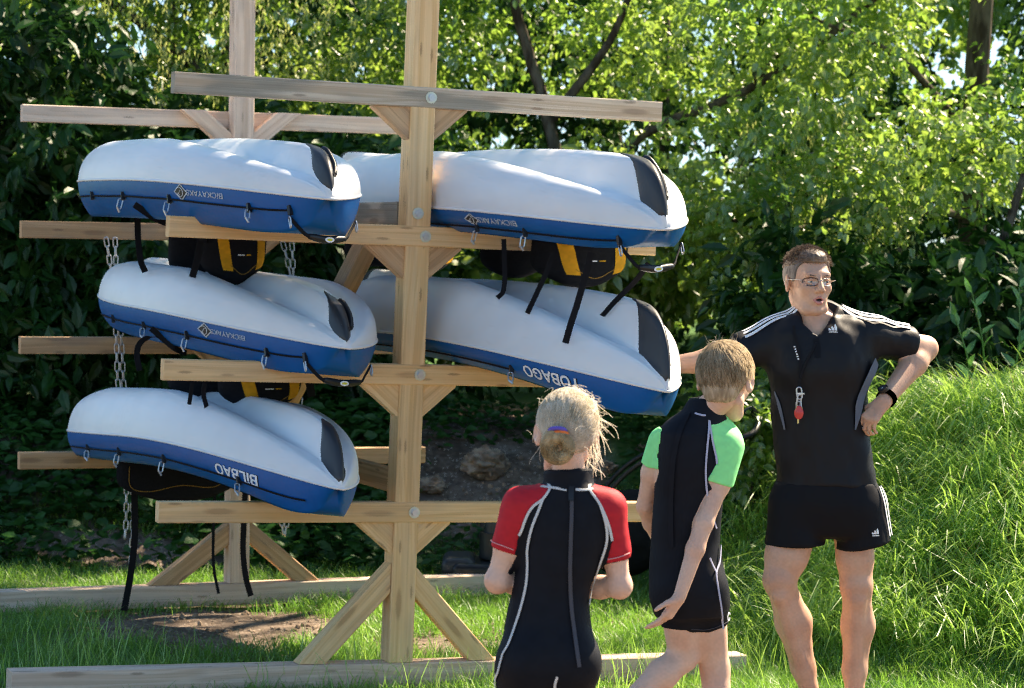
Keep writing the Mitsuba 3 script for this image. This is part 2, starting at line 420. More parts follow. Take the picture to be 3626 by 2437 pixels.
# dead straws and clover among it
n = 900
x, y = R.uniform(0.8, 3.4, n), R.uniform(10.0, 13.2, n)
x, y = x[gz(x, y) > 0.12], y[gz(x, y) > 0.12]
n = len(x)
g = blades(x, y, gz(x, y), R.uniform(0.15, 0.32, n), R.uniform(0.002, 0.004, n), R.uniform(0.1, 0.6, n), R.uniform(0, 6.28, n), R.uniform(0.1, 0.6, n), segs=3)
leaf_bsdf("straw", (0.34, 0.27, 0.12), (0.55, 0.46, 0.24), 0.35, 0.8, 0.04)
put("dead_straws", g, "straw", kind="stuff", label="dry pale straws standing among the green grass of the bank", cat="grass")
n = 1500
x, y = R.uniform(0.8, 3.4, n), R.uniform(10.0, 13.2, n)
ok = (gz(x, y) > 0.10) & (fb(x, y, 2.0, 3, 59) > 0.04)
x, y = x[ok], y[ok]
n = len(x)
az = R.uniform(0, 6.28, n)
v = leaves(np.stack([x, y, gz(x, y) + R.uniform(0.03, 0.14, n)], 1), np.stack([np.cos(az), np.sin(az), R.uniform(-0.2, 0.4, n)], 1), np.array([0, -0.2, 1.0]) + R.normal(0, 0.35, (n, 3)), R.uniform(0.04, 0.075, n), R.uniform(0.03, 0.05, n))
put("bank_weeds", v, "leaf_shoot_low", kind="stuff", label="broad-leaved weeds scattered in the grass of the bank", cat="weeds")
# tall tufts leaning out of the lawn
n = 1500
x, y = R.uniform(-2.6, 1.4, n), R.uniform(9.9, 11.2, n)
keep = (dirt(x, y) < 0.5) & (fb(x, y, 1.9, 3, 61) > -0.05)
x, y = x[keep], y[keep]
n = len(x)
g = blades(x, y, gz(x, y), R.uniform(0.12, 0.24, n), R.uniform(0.003, 0.005, n), R.uniform(0.0, 0.35, n), R.uniform(0, 6.28, n), R.uniform(0.0, 0.5, n), segs=3)
put("tall_grass", g, "grass_long", kind="stuff", label="tall thin grass blades standing up in front of the timber feet", cat="grass")

# gravel in the bare patches
n = 1500
x, y = R.uniform(-2.3, 0.4, n), R.uniform(10.9, 14.6, n)
x, y = x[dirt(x, y) > 0.8], y[dirt(x, y) > 0.8]
ico = trimesh.creation.icosphere(subdivisions=1)
gv, gf = [], []
for i in range(len(x)):
    s = R.uniform(0.005, 0.016)
    v = ico.vertices * (s * R.uniform(0.6, 1.3, 3)) + R.normal(0, 0.12 * s, (len(ico.vertices), 3))
    gv.append(v + [x[i], y[i], float(gz(x[i], y[i]))])
    gf.append(ico.faces + i * len(ico.vertices))
put("gravel", (np.vstack(gv), np.vstack(gf)), "stone", kind="stuff", label="small stones strewn over the bare soil between the timber feet", cat="gravel")
# lumps of earth and stone on the bank behind
def lump(r, seed):
    m = trimesh.creation.icosphere(subdivisions=4)
    v = m.vertices * (1 + 1.0 * (meshkit.fbm(m.vertices * 1.3 + seed * 7.1, 4, seed) - 0.5)[:, None] + 0.55 * (meshkit.fbm(m.vertices * 5 + seed, 3, seed) - 0.5)[:, None])
    return trimesh.Trimesh(v * r, m.faces, process=False)
LUMPS = [(-0.13, 14.45, 0.17, "largest rough brown clod of earth on the shaded bank behind the rack"),
         (0.28, 14.5, 0.085, "second largest brown stone, right of the largest clod of earth on the bank"), (-0.42, 14.35, 0.10, "brown stone left of the largest clod, just right of the front post"),
         (0.06, 14.25, 0.07, "small brown stone low at the right foot of the largest clod"), (0.52, 14.35, 0.09, "brown stone on the bank behind the girl's head"),
         (-0.25, 14.1, 0.06, "small brown stone lowest on the bank below the largest clod"), (0.75, 14.5, 0.075, "rightmost brown stone on the bank, between the girl and the boy"),
         (-0.62, 14.55, 0.08, "leftmost brown stone on the bank, behind the front post"), (0.36, 14.1, 0.05, "smallest brown stone on the bank, left of the girl's bun")]
for i, (x, y, r, s) in enumerate(LUMPS):
    m = lump(1.0, i + 1)
    m.apply_scale([r * 0.75, r * 0.65, r * 0.5])
    m.apply_translation([x, y, float(gz(x, y)) + 0.35 * r])
    put("earth_clod" if i == 0 else "stone", m, "stone", smooth=True, label=s, cat="stone", group="stones on the bank behind the rack" if i else None)

# ------------------------------------------------------------------ trees and shrubs
def blob_points(blobs, n, rng, shell=0.55):
    """Points in a crown made of several uneven blobs (cx, cy, cz, rx, ry, rz), and their outward directions."""
    b = np.asarray(blobs, float)
    vol = b[:, 3] * b[:, 4] * b[:, 5]
    k = rng.choice(len(b), n, p=vol / vol.sum())
    d = rng.normal(size=(n, 3))
    d /= np.linalg.norm(d, axis=1, keepdims=True)
    r = rng.uniform(shell ** 3, 1, n) ** (1 / 3)
    return b[k, :3] + d * b[k, 3:] * r[:, None], d

def twig_leaves(p, d, per, length, width, rng, spread=0.25, droop=0.5, rows=2, gap=0.06, size_var=0.3, face=None):
    """Leaves set along short twigs that start at p and grow along d."""
    n = len(p)
    tdir = d + rng.normal(0, 0.5, (n, 3)) + np.array([0, 0, -0.3 * droop])
    tdir /= np.linalg.norm(tdir, axis=1, keepdims=True)
    pos, ax, nr = [], [], []
    side = np.cross(tdir, rng.normal(size=(n, 3)))
    side /= np.linalg.norm(side, axis=1, keepdims=True)
    for k in range(per):
        s = (k // 2 + 1) * gap if k < per - 1 else (per // 2 + 1) * gap
        sgn = 1 if k % 2 else -1
        a = tdir * 0.55 + side * sgn * (0.9 if k < per - 1 else 0) + np.array([0, 0, -droop]) + rng.normal(0, spread, (n, 3))
        pos.append(p + tdir * s)
        ax.append(a)
        nn = np.array([0, 0, 1.0]) + rng.normal(0, 0.85, (n, 3)) + 0.25 * d
        nr.append(nn)
    pos, ax, nr = np.vstack(pos), np.vstack(ax), np.vstack(nr)
    sc = rng.uniform(1 - size_var, 1 + size_var, len(pos))
    return leaves(pos, ax, nr, length * sc, width * sc, rows=rows)

def limb(parent, name, pts, r0, r1, mat_="bark"):
    c = catmull(pts, 6)
    c = c + 0.02 * (meshkit.noise(c * 6)[:, None] - 0.5)
    return put(name, tube(c, np.linspace(r0, r1, len(c)), 8), mat_, parent, smooth=True)

def make_tree(name, label, cat, blobs, n_twigs, leaf_mat, leaf, per, trunk, limbs, seed, group=None, shell=0.45, droop=0.5, rows=2, gap=0.042, seeds=None, top=None):
    rng = np.random.default_rng(seed)
    t = thing(name, label, cat, group)
    p, d = blob_points(blobs, n_twigs, rng, shell)
    if top is not None:                     # the high crown
        p2, d2 = blob_points(top[0], top[1], rng, shell)
        p, d = np.vstack([p, p2]), np.vstack([d, d2])
    v, f = twig_leaves(p, d, per, leaf[0], leaf[1], rng, droop=droop, rows=rows, gap=gap)
    put("crown", (v, f), leaf_mat, t, kind="stuff")
    for k, (pts, r0, r1) in enumerate(trunk):
        limb(t, "trunk", pts, r0, r1)
    for pts, r0, r1 in limbs:
        limb(t, "branch", pts, r0, r1)
    if seeds is not None:
        q = np.asarray(seeds, float)
        n = len(q)
        pos = np.repeat(q, 12, 0) + rng.normal(0, [0.022, 0.022, 0.05], (n * 12, 3))
        ax = np.array([0, 0, -1.0]) + rng.normal(0, 0.35, (n * 12, 3))
        put("seed_clusters", leaves(pos, ax, rng.normal(size=(n * 12, 3)), rng.uniform(0.03, 0.045, n * 12), 0.011, rows=1), "seed_pale", t, kind="stuff")
    return t

def blob_field(rng, n, x, y, z, r, flat=0.75):
    c = np.stack([rng.uniform(*x, n), rng.uniform(*y, n), rng.uniform(*z, n)], 1)
    rr = rng.uniform(*r, n)
    return np.hstack([c, np.stack([rr, rr, rr * flat], 1)])

q = np.random.default_rng(100)
# cherry laurels: left (dark, behind the rack) and right (behind the bank)
lb = np.vstack([blob_field(q, 26, (-3.6, -1.9), (14.9, 15.9), (0.9, 2.55), (0.28, 0.5)), blob_field(q, 6, (-3.2, -2.5), (14.7, 15.2), (2.2, 2.9), (0.25, 0.4))])
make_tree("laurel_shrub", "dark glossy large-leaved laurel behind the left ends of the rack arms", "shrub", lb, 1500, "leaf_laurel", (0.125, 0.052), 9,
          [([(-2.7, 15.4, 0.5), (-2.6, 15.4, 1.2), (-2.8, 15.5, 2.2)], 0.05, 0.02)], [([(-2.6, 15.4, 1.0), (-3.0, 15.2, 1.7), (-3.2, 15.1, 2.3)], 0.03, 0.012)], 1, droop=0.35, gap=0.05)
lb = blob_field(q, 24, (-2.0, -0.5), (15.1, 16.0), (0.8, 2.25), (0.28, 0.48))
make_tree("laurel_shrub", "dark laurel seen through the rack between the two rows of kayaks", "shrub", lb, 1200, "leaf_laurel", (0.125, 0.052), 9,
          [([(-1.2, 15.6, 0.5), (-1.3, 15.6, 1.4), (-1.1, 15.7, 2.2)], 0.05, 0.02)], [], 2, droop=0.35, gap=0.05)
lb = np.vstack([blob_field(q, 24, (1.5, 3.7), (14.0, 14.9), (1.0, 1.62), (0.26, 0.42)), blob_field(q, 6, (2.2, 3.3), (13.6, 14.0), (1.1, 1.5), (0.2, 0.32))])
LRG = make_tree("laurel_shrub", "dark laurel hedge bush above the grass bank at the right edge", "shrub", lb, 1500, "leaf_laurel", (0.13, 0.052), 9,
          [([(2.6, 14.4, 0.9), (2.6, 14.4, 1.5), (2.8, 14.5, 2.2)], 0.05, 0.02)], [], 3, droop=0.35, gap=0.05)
# middle: low shaded foliage behind the rack's centre
lb = blob_field(q, 16, (-0.6, 1.9), (15.0, 15.9), (1.2, 2.0), (0.28, 0.45))
make_tree("elder_bush", "shaded mid green bush low behind the middle of the rack", "shrub", lb, 900, "leaf_ash", (0.10, 0.05), 9,
          [([(0.6, 15.5, 0.6), (0.6, 15.5, 1.2), (0.7, 15.5, 1.9)], 0.04, 0.015)], [], 4)
# left tree with hanging seed clusters
lb, tp = blob_field(q, 40, (-3.9, -0.5), (15.9, 16.9), (2.2, 3.9), (0.26, 0.48)), blob_field(q, 12, (-2.6, 1.2), (15.6, 17.5), (4.4, 7.4), (0.5, 0.9))
sd = np.stack([q.uniform(-2.5, -0.9, 150), q.uniform(15.1, 15.9, 150), q.uniform(2.55, 3.4, 150)], 1)
make_tree("ash_tree", "leafy tree with hanging green seed clusters at the upper left", "tree", lb, 2500, "leaf_ash", (0.058, 0.026), 9,
          [([(-1.9, 16.8, 0.5), (-1.85, 16.8, 2.4), (-1.6, 16.9, 4.5), (-1.3, 17.0, 7.0)], 0.13, 0.05)],
          [([(-1.8, 16.8, 2.6), (-2.4, 16.6, 3.1), (-3.1, 16.4, 3.5)], 0.05, 0.015), ([(-1.7, 16.8, 3.2), (-1.0, 16.5, 3.6), (-0.3, 16.3, 3.9)], 0.05, 0.015)], 5, seeds=sd, top=(tp, 200))
# middle maple with a forked dark trunk
lb, tp = blob_field(q, 40, (-0.9, 2.4), (15.9, 16.8), (1.9, 3.9), (0.20, 0.38)), blob_field(q, 16, (1.2, 3.6), (15.4, 17.2), (5.2, 7.6), (0.5, 0.85))
make_tree("maple_tree", "broad maple with a forked dark trunk behind the middle of the rack", "tree", lb, 1500, "leaf_maple", (0.052, 0.031), 9,
          [([(0.42, 16.2, 0.4), (0.30, 16.2, 1.9), (0.20, 16.2, 2.5), (-0.05, 16.2, 3.3), (-0.25, 16.2, 4.6)], 0.052, 0.025),
           ([(0.36, 16.1, 2.0), (0.75, 15.9, 2.42), (1.45, 15.7, 2.75), (2.2, 15.6, 3.35), (2.7, 15.6, 4.0)], 0.038, 0.014)],
          [([(1.4, 15.7, 2.75), (1.75, 15.6, 3.2), (1.9, 15.6, 3.7)], 0.02, 0.008), ([(0.2, 16.2, 2.5), (0.6, 16.0, 3.1), (0.8, 15.9, 3.9)], 0.035, 0.012)], 6, top=(tp, 1500))
# right tree: backlit low boughs over the man, and the tall crown that shades the rack
lb = np.vstack([blob_field(q, 38, (1.3, 4.2), (15.0, 16.2), (2.0, 3.9), (0.20, 0.36)), blob_field(q, 22, (0.9, 2.5), (14.2, 14.9), (1.5, 2.4), (0.20, 0.34))])
tp = np.vstack([blob_field(q, 24, (1.8, 4.6), (12.6, 15.2), (6.4, 9.4), (0.5, 0.85)), blob_field(q, 7, (4.8, 7.4), (13.6, 16.0), (5.2, 7.0), (0.3, 0.5)), blob_field(q, 12, (3.9, 5.4), (14.4, 15.4), (4.7, 5.8), (0.34, 0.46))])
sd = np.vstack([np.stack([q.uniform(1.2, 2.1, 110), q.uniform(14.4, 15.0, 110), q.uniform(1.75, 2.5, 110)], 1), np.stack([q.uniform(1.6, 2.2, 40), q.uniform(14.2, 14.5, 40), q.uniform(1.65, 2.0, 40)], 1)])
make_tree("maple_tree", "bright backlit maple with drooping seed bunches above the man", "tree", lb, 1750, "leaf_maple", (0.052, 0.031), 9,
          [([(2.9, 16.4, 0.8), (2.85, 16.4, 2.2), (2.9, 16.4, 3.8), (3.1, 15.8, 6.2), (3.2, 14.6, 8.4)], 0.10, 0.04)],
          [([(2.87, 16.4, 2.0), (2.2, 15.6, 2.0), (1.5, 14.9, 1.85)], 0.035, 0.01), ([(2.85, 16.4, 1.8), (1.9, 15.5, 1.75), (1.1, 14.8, 1.95)], 0.03, 0.01), ([(2.9, 16.4, 2.4), (2.3, 15.8, 2.9), (1.7, 15.3, 3.1)], 0.03, 0.01)], 8, seeds=sd, top=(tp, 3100))
# dark dense evergreens filling the gaps behind the maples
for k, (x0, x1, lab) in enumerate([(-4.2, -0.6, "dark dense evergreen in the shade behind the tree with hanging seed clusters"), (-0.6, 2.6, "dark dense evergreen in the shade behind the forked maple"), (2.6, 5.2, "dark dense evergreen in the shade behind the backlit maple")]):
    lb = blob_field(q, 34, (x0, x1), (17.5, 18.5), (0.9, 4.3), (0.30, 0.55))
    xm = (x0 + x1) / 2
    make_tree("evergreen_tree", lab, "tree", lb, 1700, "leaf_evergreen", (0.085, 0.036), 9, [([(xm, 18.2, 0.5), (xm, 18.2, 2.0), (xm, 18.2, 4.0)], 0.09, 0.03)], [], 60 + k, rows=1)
# farther trees, bright in the sun
for k, (x0, x1, y0, y1, z0, z1, nb, nt, lab) in enumerate([(-7, -1.5, 19.5, 22.5, 0.9, 7.4, 66, 5200, "broad leafy tree standing far behind the left laurels"),
                                                        (-2.0, 3.5, 20.5, 23.5, 0.9, 7.4, 70, 5600, "broad leafy tree standing far behind the middle of the rack"),
                                                        (3.0, 8.5, 19.5, 23.0, 0.9, 7.4, 84, 6600, "broad leafy tree standing far behind the grass bank")]):
    lb = blob_field(q, nb, (x0, x1), (y0, y1), (z0, z1), (0.45, 0.85))
    xm = (x0 + x1) / 2
    make_tree("linden_tree", lab, "tree", lb, nt, "leaf_maple", (0.10, 0.068), 8, [([(xm, y1, 0.5), (xm + 0.1, y1, 2.5), (xm, y1, 4.5)], 0.14, 0.06)], [], 20 + k, rows=1)
# low weeds on the shaded bank at the left
n = 7500
x, y = q.uniform(-3.1, -0.6, n), q.uniform(13.5, 15.2, n)
ok = dirt(x, y) < 0.75
x, y = x[ok], y[ok]
n = len(x)
z = gz(x, y) + 0.24 * q.uniform(0, 1, n) ** 1.5 * (0.4 + np.clip(fb(x, y, 2.2, 3, 71) + 0.5, 0, 1))
az = q.uniform(0, 6.28, n)
ax = np.stack([np.cos(az), np.sin(az), q.uniform(-0.5, 0.4, n)], 1)
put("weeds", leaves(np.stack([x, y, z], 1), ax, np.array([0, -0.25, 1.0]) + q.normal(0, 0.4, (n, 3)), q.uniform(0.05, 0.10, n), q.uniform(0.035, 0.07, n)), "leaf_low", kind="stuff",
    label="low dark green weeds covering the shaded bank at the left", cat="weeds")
n = 5200
x, y = q.uniform(-0.8, 1.6, n), q.uniform(13.3, 15.2, n)
ok = (dirt(x, y) < 0.5) & (fb(x, y, 1.7, 3, 81) > -0.08)
x, y = x[ok], y[ok]
n = len(x)
z = gz(x, y) + 0.16 * q.uniform(0, 1, n)
az = q.uniform(0, 6.28, n)
ax = np.stack([np.cos(az), np.sin(az), q.uniform(-0.4, 0.5, n)], 1)
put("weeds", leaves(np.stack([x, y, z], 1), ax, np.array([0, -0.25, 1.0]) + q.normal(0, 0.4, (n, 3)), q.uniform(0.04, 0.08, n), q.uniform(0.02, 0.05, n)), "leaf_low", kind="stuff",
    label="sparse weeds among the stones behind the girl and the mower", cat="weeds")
# ------------------------------------------------------------------ the timber rack
S_ARM, Z_ARM, H_ARM = 0.5365, 0.589, 0.0797
rack = thing("kayak_rack", "two-frame timber rack with long arms, knee braces and base beams holding white and blue kayaks", "rack")
def on(F, *q):
    return F(np.array(q, float))[0]
PO = -0.0282
def bolt(a, z):
    c = on(FRONT, a, 0.004, z)
    n, u, s = FRONT.n, FRONT.up, FRONT.a
    w = trimesh.creation.cylinder(radius=0.0225, height=0.004, sections=32)
    hx = trimesh.creation.cylinder(radius=0.0135, height=0.009, sections=6)
    bs = trimesh.creation.cylinder(radius=0.0155, height=0.003, sections=24)
    T = np.eye(4)
    T[:3, 0], T[:3, 1], T[:3, 2], T[:3, 3] = s, u, n, c
    for m, h in ((w, 0.003), (bs, 0.0055), (hx, 0.010)):
        m.apply_translation([0, 0, h])
        m.apply_transform(T)
    k = put("washer", w, "zinc_yellow", rack)
    put("bolt_head", join([bs, hx]), "zinc", k)
# front frame
timber("post", rack, "wood_yellow", on(FRONT, PO, -0.052, 0.001), on(FRONT, PO, -0.052, 3.1), FRONT.a, 0.100, 0.104)
front_mat = ["wood_grey", "wood_yellow", "wood_yellow", "wood_yellow"]
for i in range(4):
    z = Z_ARM + (3 - i) * S_ARM
    timber("arm", rack, front_mat[i], on(FRONT, -1.014, -0.0245, z), on(FRONT, 0.9835, -0.0245, z), FRONT.n, 0.056, H_ARM, label="weathered greyish top front arm" if i == 0 else None)
    bolt(0.0, z)
    zb = z - H_ARM / 2 - 0.001
    for s, L in ((-1, 0.145), (1, 0.135)):
        x0 = PO + s * 0.0505
        poly = [(x0, zb), (x0 + s * L, zb), (x0 + s * L, zb - 0.006), (x0, zb - 0.125)]
        m = prism(poly, -0.075, -0.012)
        v = FRONT(m.vertices)
        m = trimesh.Trimesh(v, m.faces[:, ::-1], process=False)
        # grain along the slanted edge
        t = unit(on(FRONT, -s, 0, -0.9) - on(FRONT, 0, 0, 0))
        m.unmerge_vertices()
        q = m.vertices
        put("knee_brace", m, "wood_brown" if i < 2 else "wood_yellow", rack, uv=np.stack([q @ t + 3 * i + s, q @ np.cross(t, FRONT.n) + q @ FRONT.n * 0.7 + i], 1))
bolt(-0.035, Z_ARM + 2 * S_ARM + 0.088)
timber("base_beam", rack, "wood_pale", on(FRONT, -1.5455, -0.049, -0.052), on(FRONT, 1.476, -0.049, -0.052), FRONT.n, 0.104, 0.102)
for s, fx, tz in ((-1, -0.385, 0.33), (1, 0.318, 0.315)):
    timber("foot_brace", rack, "wood_yellow", on(FRONT, fx, -0.05, 0.001), on(FRONT, PO + s * 0.052, -0.05, tz), FRONT.n, 0.075, 0.082, cut0=FRONT.up, cut1=FRONT.a)
# rear frame
PR_ = 0.0283
timber("post", rack, "wood_pale", on(REAR, PR_, -0.052, 0.001), on(REAR, PR_, -0.052, 3.3), REAR.a, 0.098, 0.104)
for i in range(4):
    z = Z_ARM + (3 - i) * S_ARM
    timber("arm", rack, "wood_pale" if i < 1 else "wood_brown", on(REAR, -1.0, -0.133, z), on(REAR, 1.0, -0.133, z), REAR.n, 0.056, H_ARM)
    for s in (-1, 1):
        if i < 3:
            timber("knee_brace", rack, "wood_pale" if i < 1 else "wood_brown", on(REAR, PR_ + s * 0.235, -0.072, z + H_ARM / 2), on(REAR, PR_ + s * 0.049, -0.072, z - 0.115), REAR.n, 0.062, 0.075, cut0=REAR.up, cut1=REAR.a)
timber("base_beam", rack, "wood_pale", on(REAR, -1.5, -0.049, -0.052), on(REAR, 1.55, -0.049, -0.052), REAR.n, 0.104, 0.102)
for s, fx, tz in ((-1, -0.335, 0.235), (1, 0.368, 0.245)):
    timber("foot_brace", rack, "wood_brown", on(REAR, fx, -0.05, 0.001), on(REAR, PR_ + s * 0.05, -0.05, tz), REAR.n, 0.075, 0.082, cut0=REAR.up, cut1=REAR.a)
# rails joining the two frames, and the slanting brace between them
timber("rail", rack, "wood_grey", rk(-0.02, -0.107, 1.853), rk(0.0, -2.39, 1.853), AX, 0.055, 0.09)
timber("rail", rack, "wood_brown", rk(-0.02, -0.107, 0.802), rk(0.0, -2.39, 0.802), AX, 0.055, 0.09)
timber("diagonal_brace", rack, "wood_brown", rk(-0.02, -0.43, 1.806), rk(0.0, -2.30, 0.60), AX, 0.075, 0.085, cut0=ZX)

# ------------------------------------------------------------------ kayaks, stored upside down across the arms
def noiseless(x):
    return np.asarray(x, float)

class Kayak:
    def __init__(self, sh, pose, bow=0.0):
        self.bow = bow
        self.L, self.B, self.H, self.rk, self.dk, self.pn, self.ridge, self.me, self.rk2, self.tp = sh
        a, n, z, yaw, pit, rol = pose
        X = np.array([math.cos(pit) * math.cos(yaw), math.cos(pit) * math.sin(yaw), math.sin(pit)])
        Y = np.array([-math.sin(yaw) * math.cos(rol), math.cos(yaw) * math.cos(rol), math.sin(rol)])
        Z = np.cross(X, Y)
        conv = lambda q: q[0] * NX + q[1] * AX + q[2] * ZX
        self.X, self.Y, self.Z, self.O = conv(X), conv(Y), conv(Z), rk(a, n, z)
    def world(self, p):
        return self.O + p[..., :1] * self.X + p[..., 1:2] * self.Y + p[..., 2:] * self.Z
    def b(self, s):
        return self.B * (1 - np.abs(s) ** 2.5 * 0.992) ** self.pn
    def zs(self, s):
        return -np.where(s > 0, self.rk, self.rk2) * np.abs(s) ** 2.2
    def hull_local(self, s, t):
        s, t = np.broadcast_arrays(noiseless(s), noiseless(t))
        e = np.sqrt(1 - np.abs(s) ** self.me * 0.9995)
        K = self.H * e * (1 - self.tp * np.abs(s) ** 3)
        Rr = self.H * e * (self.ridge * (1 - np.clip((np.abs(s) - 0.25) / 0.75, 0, 1) ** 1.3 * 0.62))
        V = self.H * e * (0.74 * (1 - np.clip((np.abs(s) - 0.1) / 0.7, 0, 1) * 0.36))
        V = np.minimum(V, 0.97 * K)
        at = np.abs(t)
        seg = lambda x, x0, x1, p, q: p + (q - p) * (lambda u: u * u * (3 - 2 * u))(np.clip((x - x0) / (x1 - x0), 0, 1))
        z = np.where(at < 0.4, seg(at, 0.10, 0.42, K, V), seg(at, 0.42, 0.70, V, Rr))
        edge = np.sqrt(np.clip(1 - np.clip((at - 0.72) / 0.28, 0, 1) ** 2.4, 0, 1))
        return np.stack([s * self.L / 2, self.b(s) * t, self.zs(s) + z * np.where(at > 0.72, edge, 1)], -1)
    def wall_local(self, s, w, side):
        s, w = np.broadcast_arrays(noiseless(s), noiseless(w))
        e = np.sqrt(1 - np.abs(s) ** 16 * 0.9995) * (1 + self.bow * np.clip(s, 0, 1) ** 4)
        return np.stack([s * self.L / 2 * (1 - 0.03 * w * np.abs(s) ** 6), side * self.b(s) * (1 - 0.04 * w - 0.18 * w ** 2.5), self.zs(s) - self.dk * e * w], -1)
    def wall(self, s, w, side=-1, off=0.0):
        p = self.wall_local(s, w, side)
        if off:
            d = 1e-3
            ds = self.wall_local(np.clip(np.asarray(s) + d, -0.9999, 0.9999), w, side) - self.wall_local(np.clip(np.asarray(s) - d, -0.9999, 0.9999), w, side)
            dw = self.wall_local(s, np.asarray(w) + d, side) - self.wall_local(s, np.asarray(w) - d, side)
            n = np.cross(ds, dw) * -side
            n = n / (np.linalg.norm(n, axis=-1, keepdims=True) + 1e-12)
            n = np.where((n[..., 1:2] * side) < 0, -n, n)
            p = p + n * off
        return self.world(p)
    def hull(self, s, t, off=0.0):
        p = self.hull_local(s, t)
        if off:
            d = 1e-3
            ds = self.hull_local(np.clip(np.asarray(s) + d, -0.9999, 0.9999), t) - self.hull_local(np.clip(np.asarray(s) - d, -0.9999, 0.9999), t)
            dt = self.hull_local(s, np.asarray(t) + d) - self.hull_local(s, np.asarray(t) - d)
            n = np.cross(ds, dt)
            n = n / (np.linalg.norm(n, axis=-1, keepdims=True) + 1e-12)
            n = np.where(n[..., 2:] < 0, -n, n)
            p = p + n * off
        return self.world(p)
    def rim(self, u):
        """A point of the outline by one number: -1..1 runs along the near-left side to the near end, 1..3 back along the other side."""
        return (u, -1) if u <= 1 else (2 - u, 1)

S_END = np.sin(np.linspace(-math.pi / 2, math.pi / 2, 141)) * 0.99999
T_ACR = np.sin(np.linspace(-1, 1, 61) * math.pi / 2)
def link(length=0.042, width=0.018, r=0.0030, k=12):
    """A stadium ring in the xy plane."""
    a = np.linspace(0, 2 * np.pi, 2 * k, endpoint=False)
    h = (length - width) / 2
    p = np.stack([np.sign(np.cos(a)) * h + (width / 2) * np.cos(a), (width / 2) * np.sin(a), 0 * a], 1)
    p = np.vstack([p, p[:1], p[1:2]])
    return tube(p, r, 6, cap=False, ref=(0, 0, 1))
def orient(mesh, o, x, y):
    x = unit(x)
    y = unit(np.asarray(y, float) - x * (np.asarray(y, float) @ x))
    T = np.eye(4)
    T[:3, 0], T[:3, 1], T[:3, 2], T[:3, 3] = x, y, np.cross(x, y), o
    m = mesh.copy()
    m.apply_transform(T)
    return m
LINK = link()

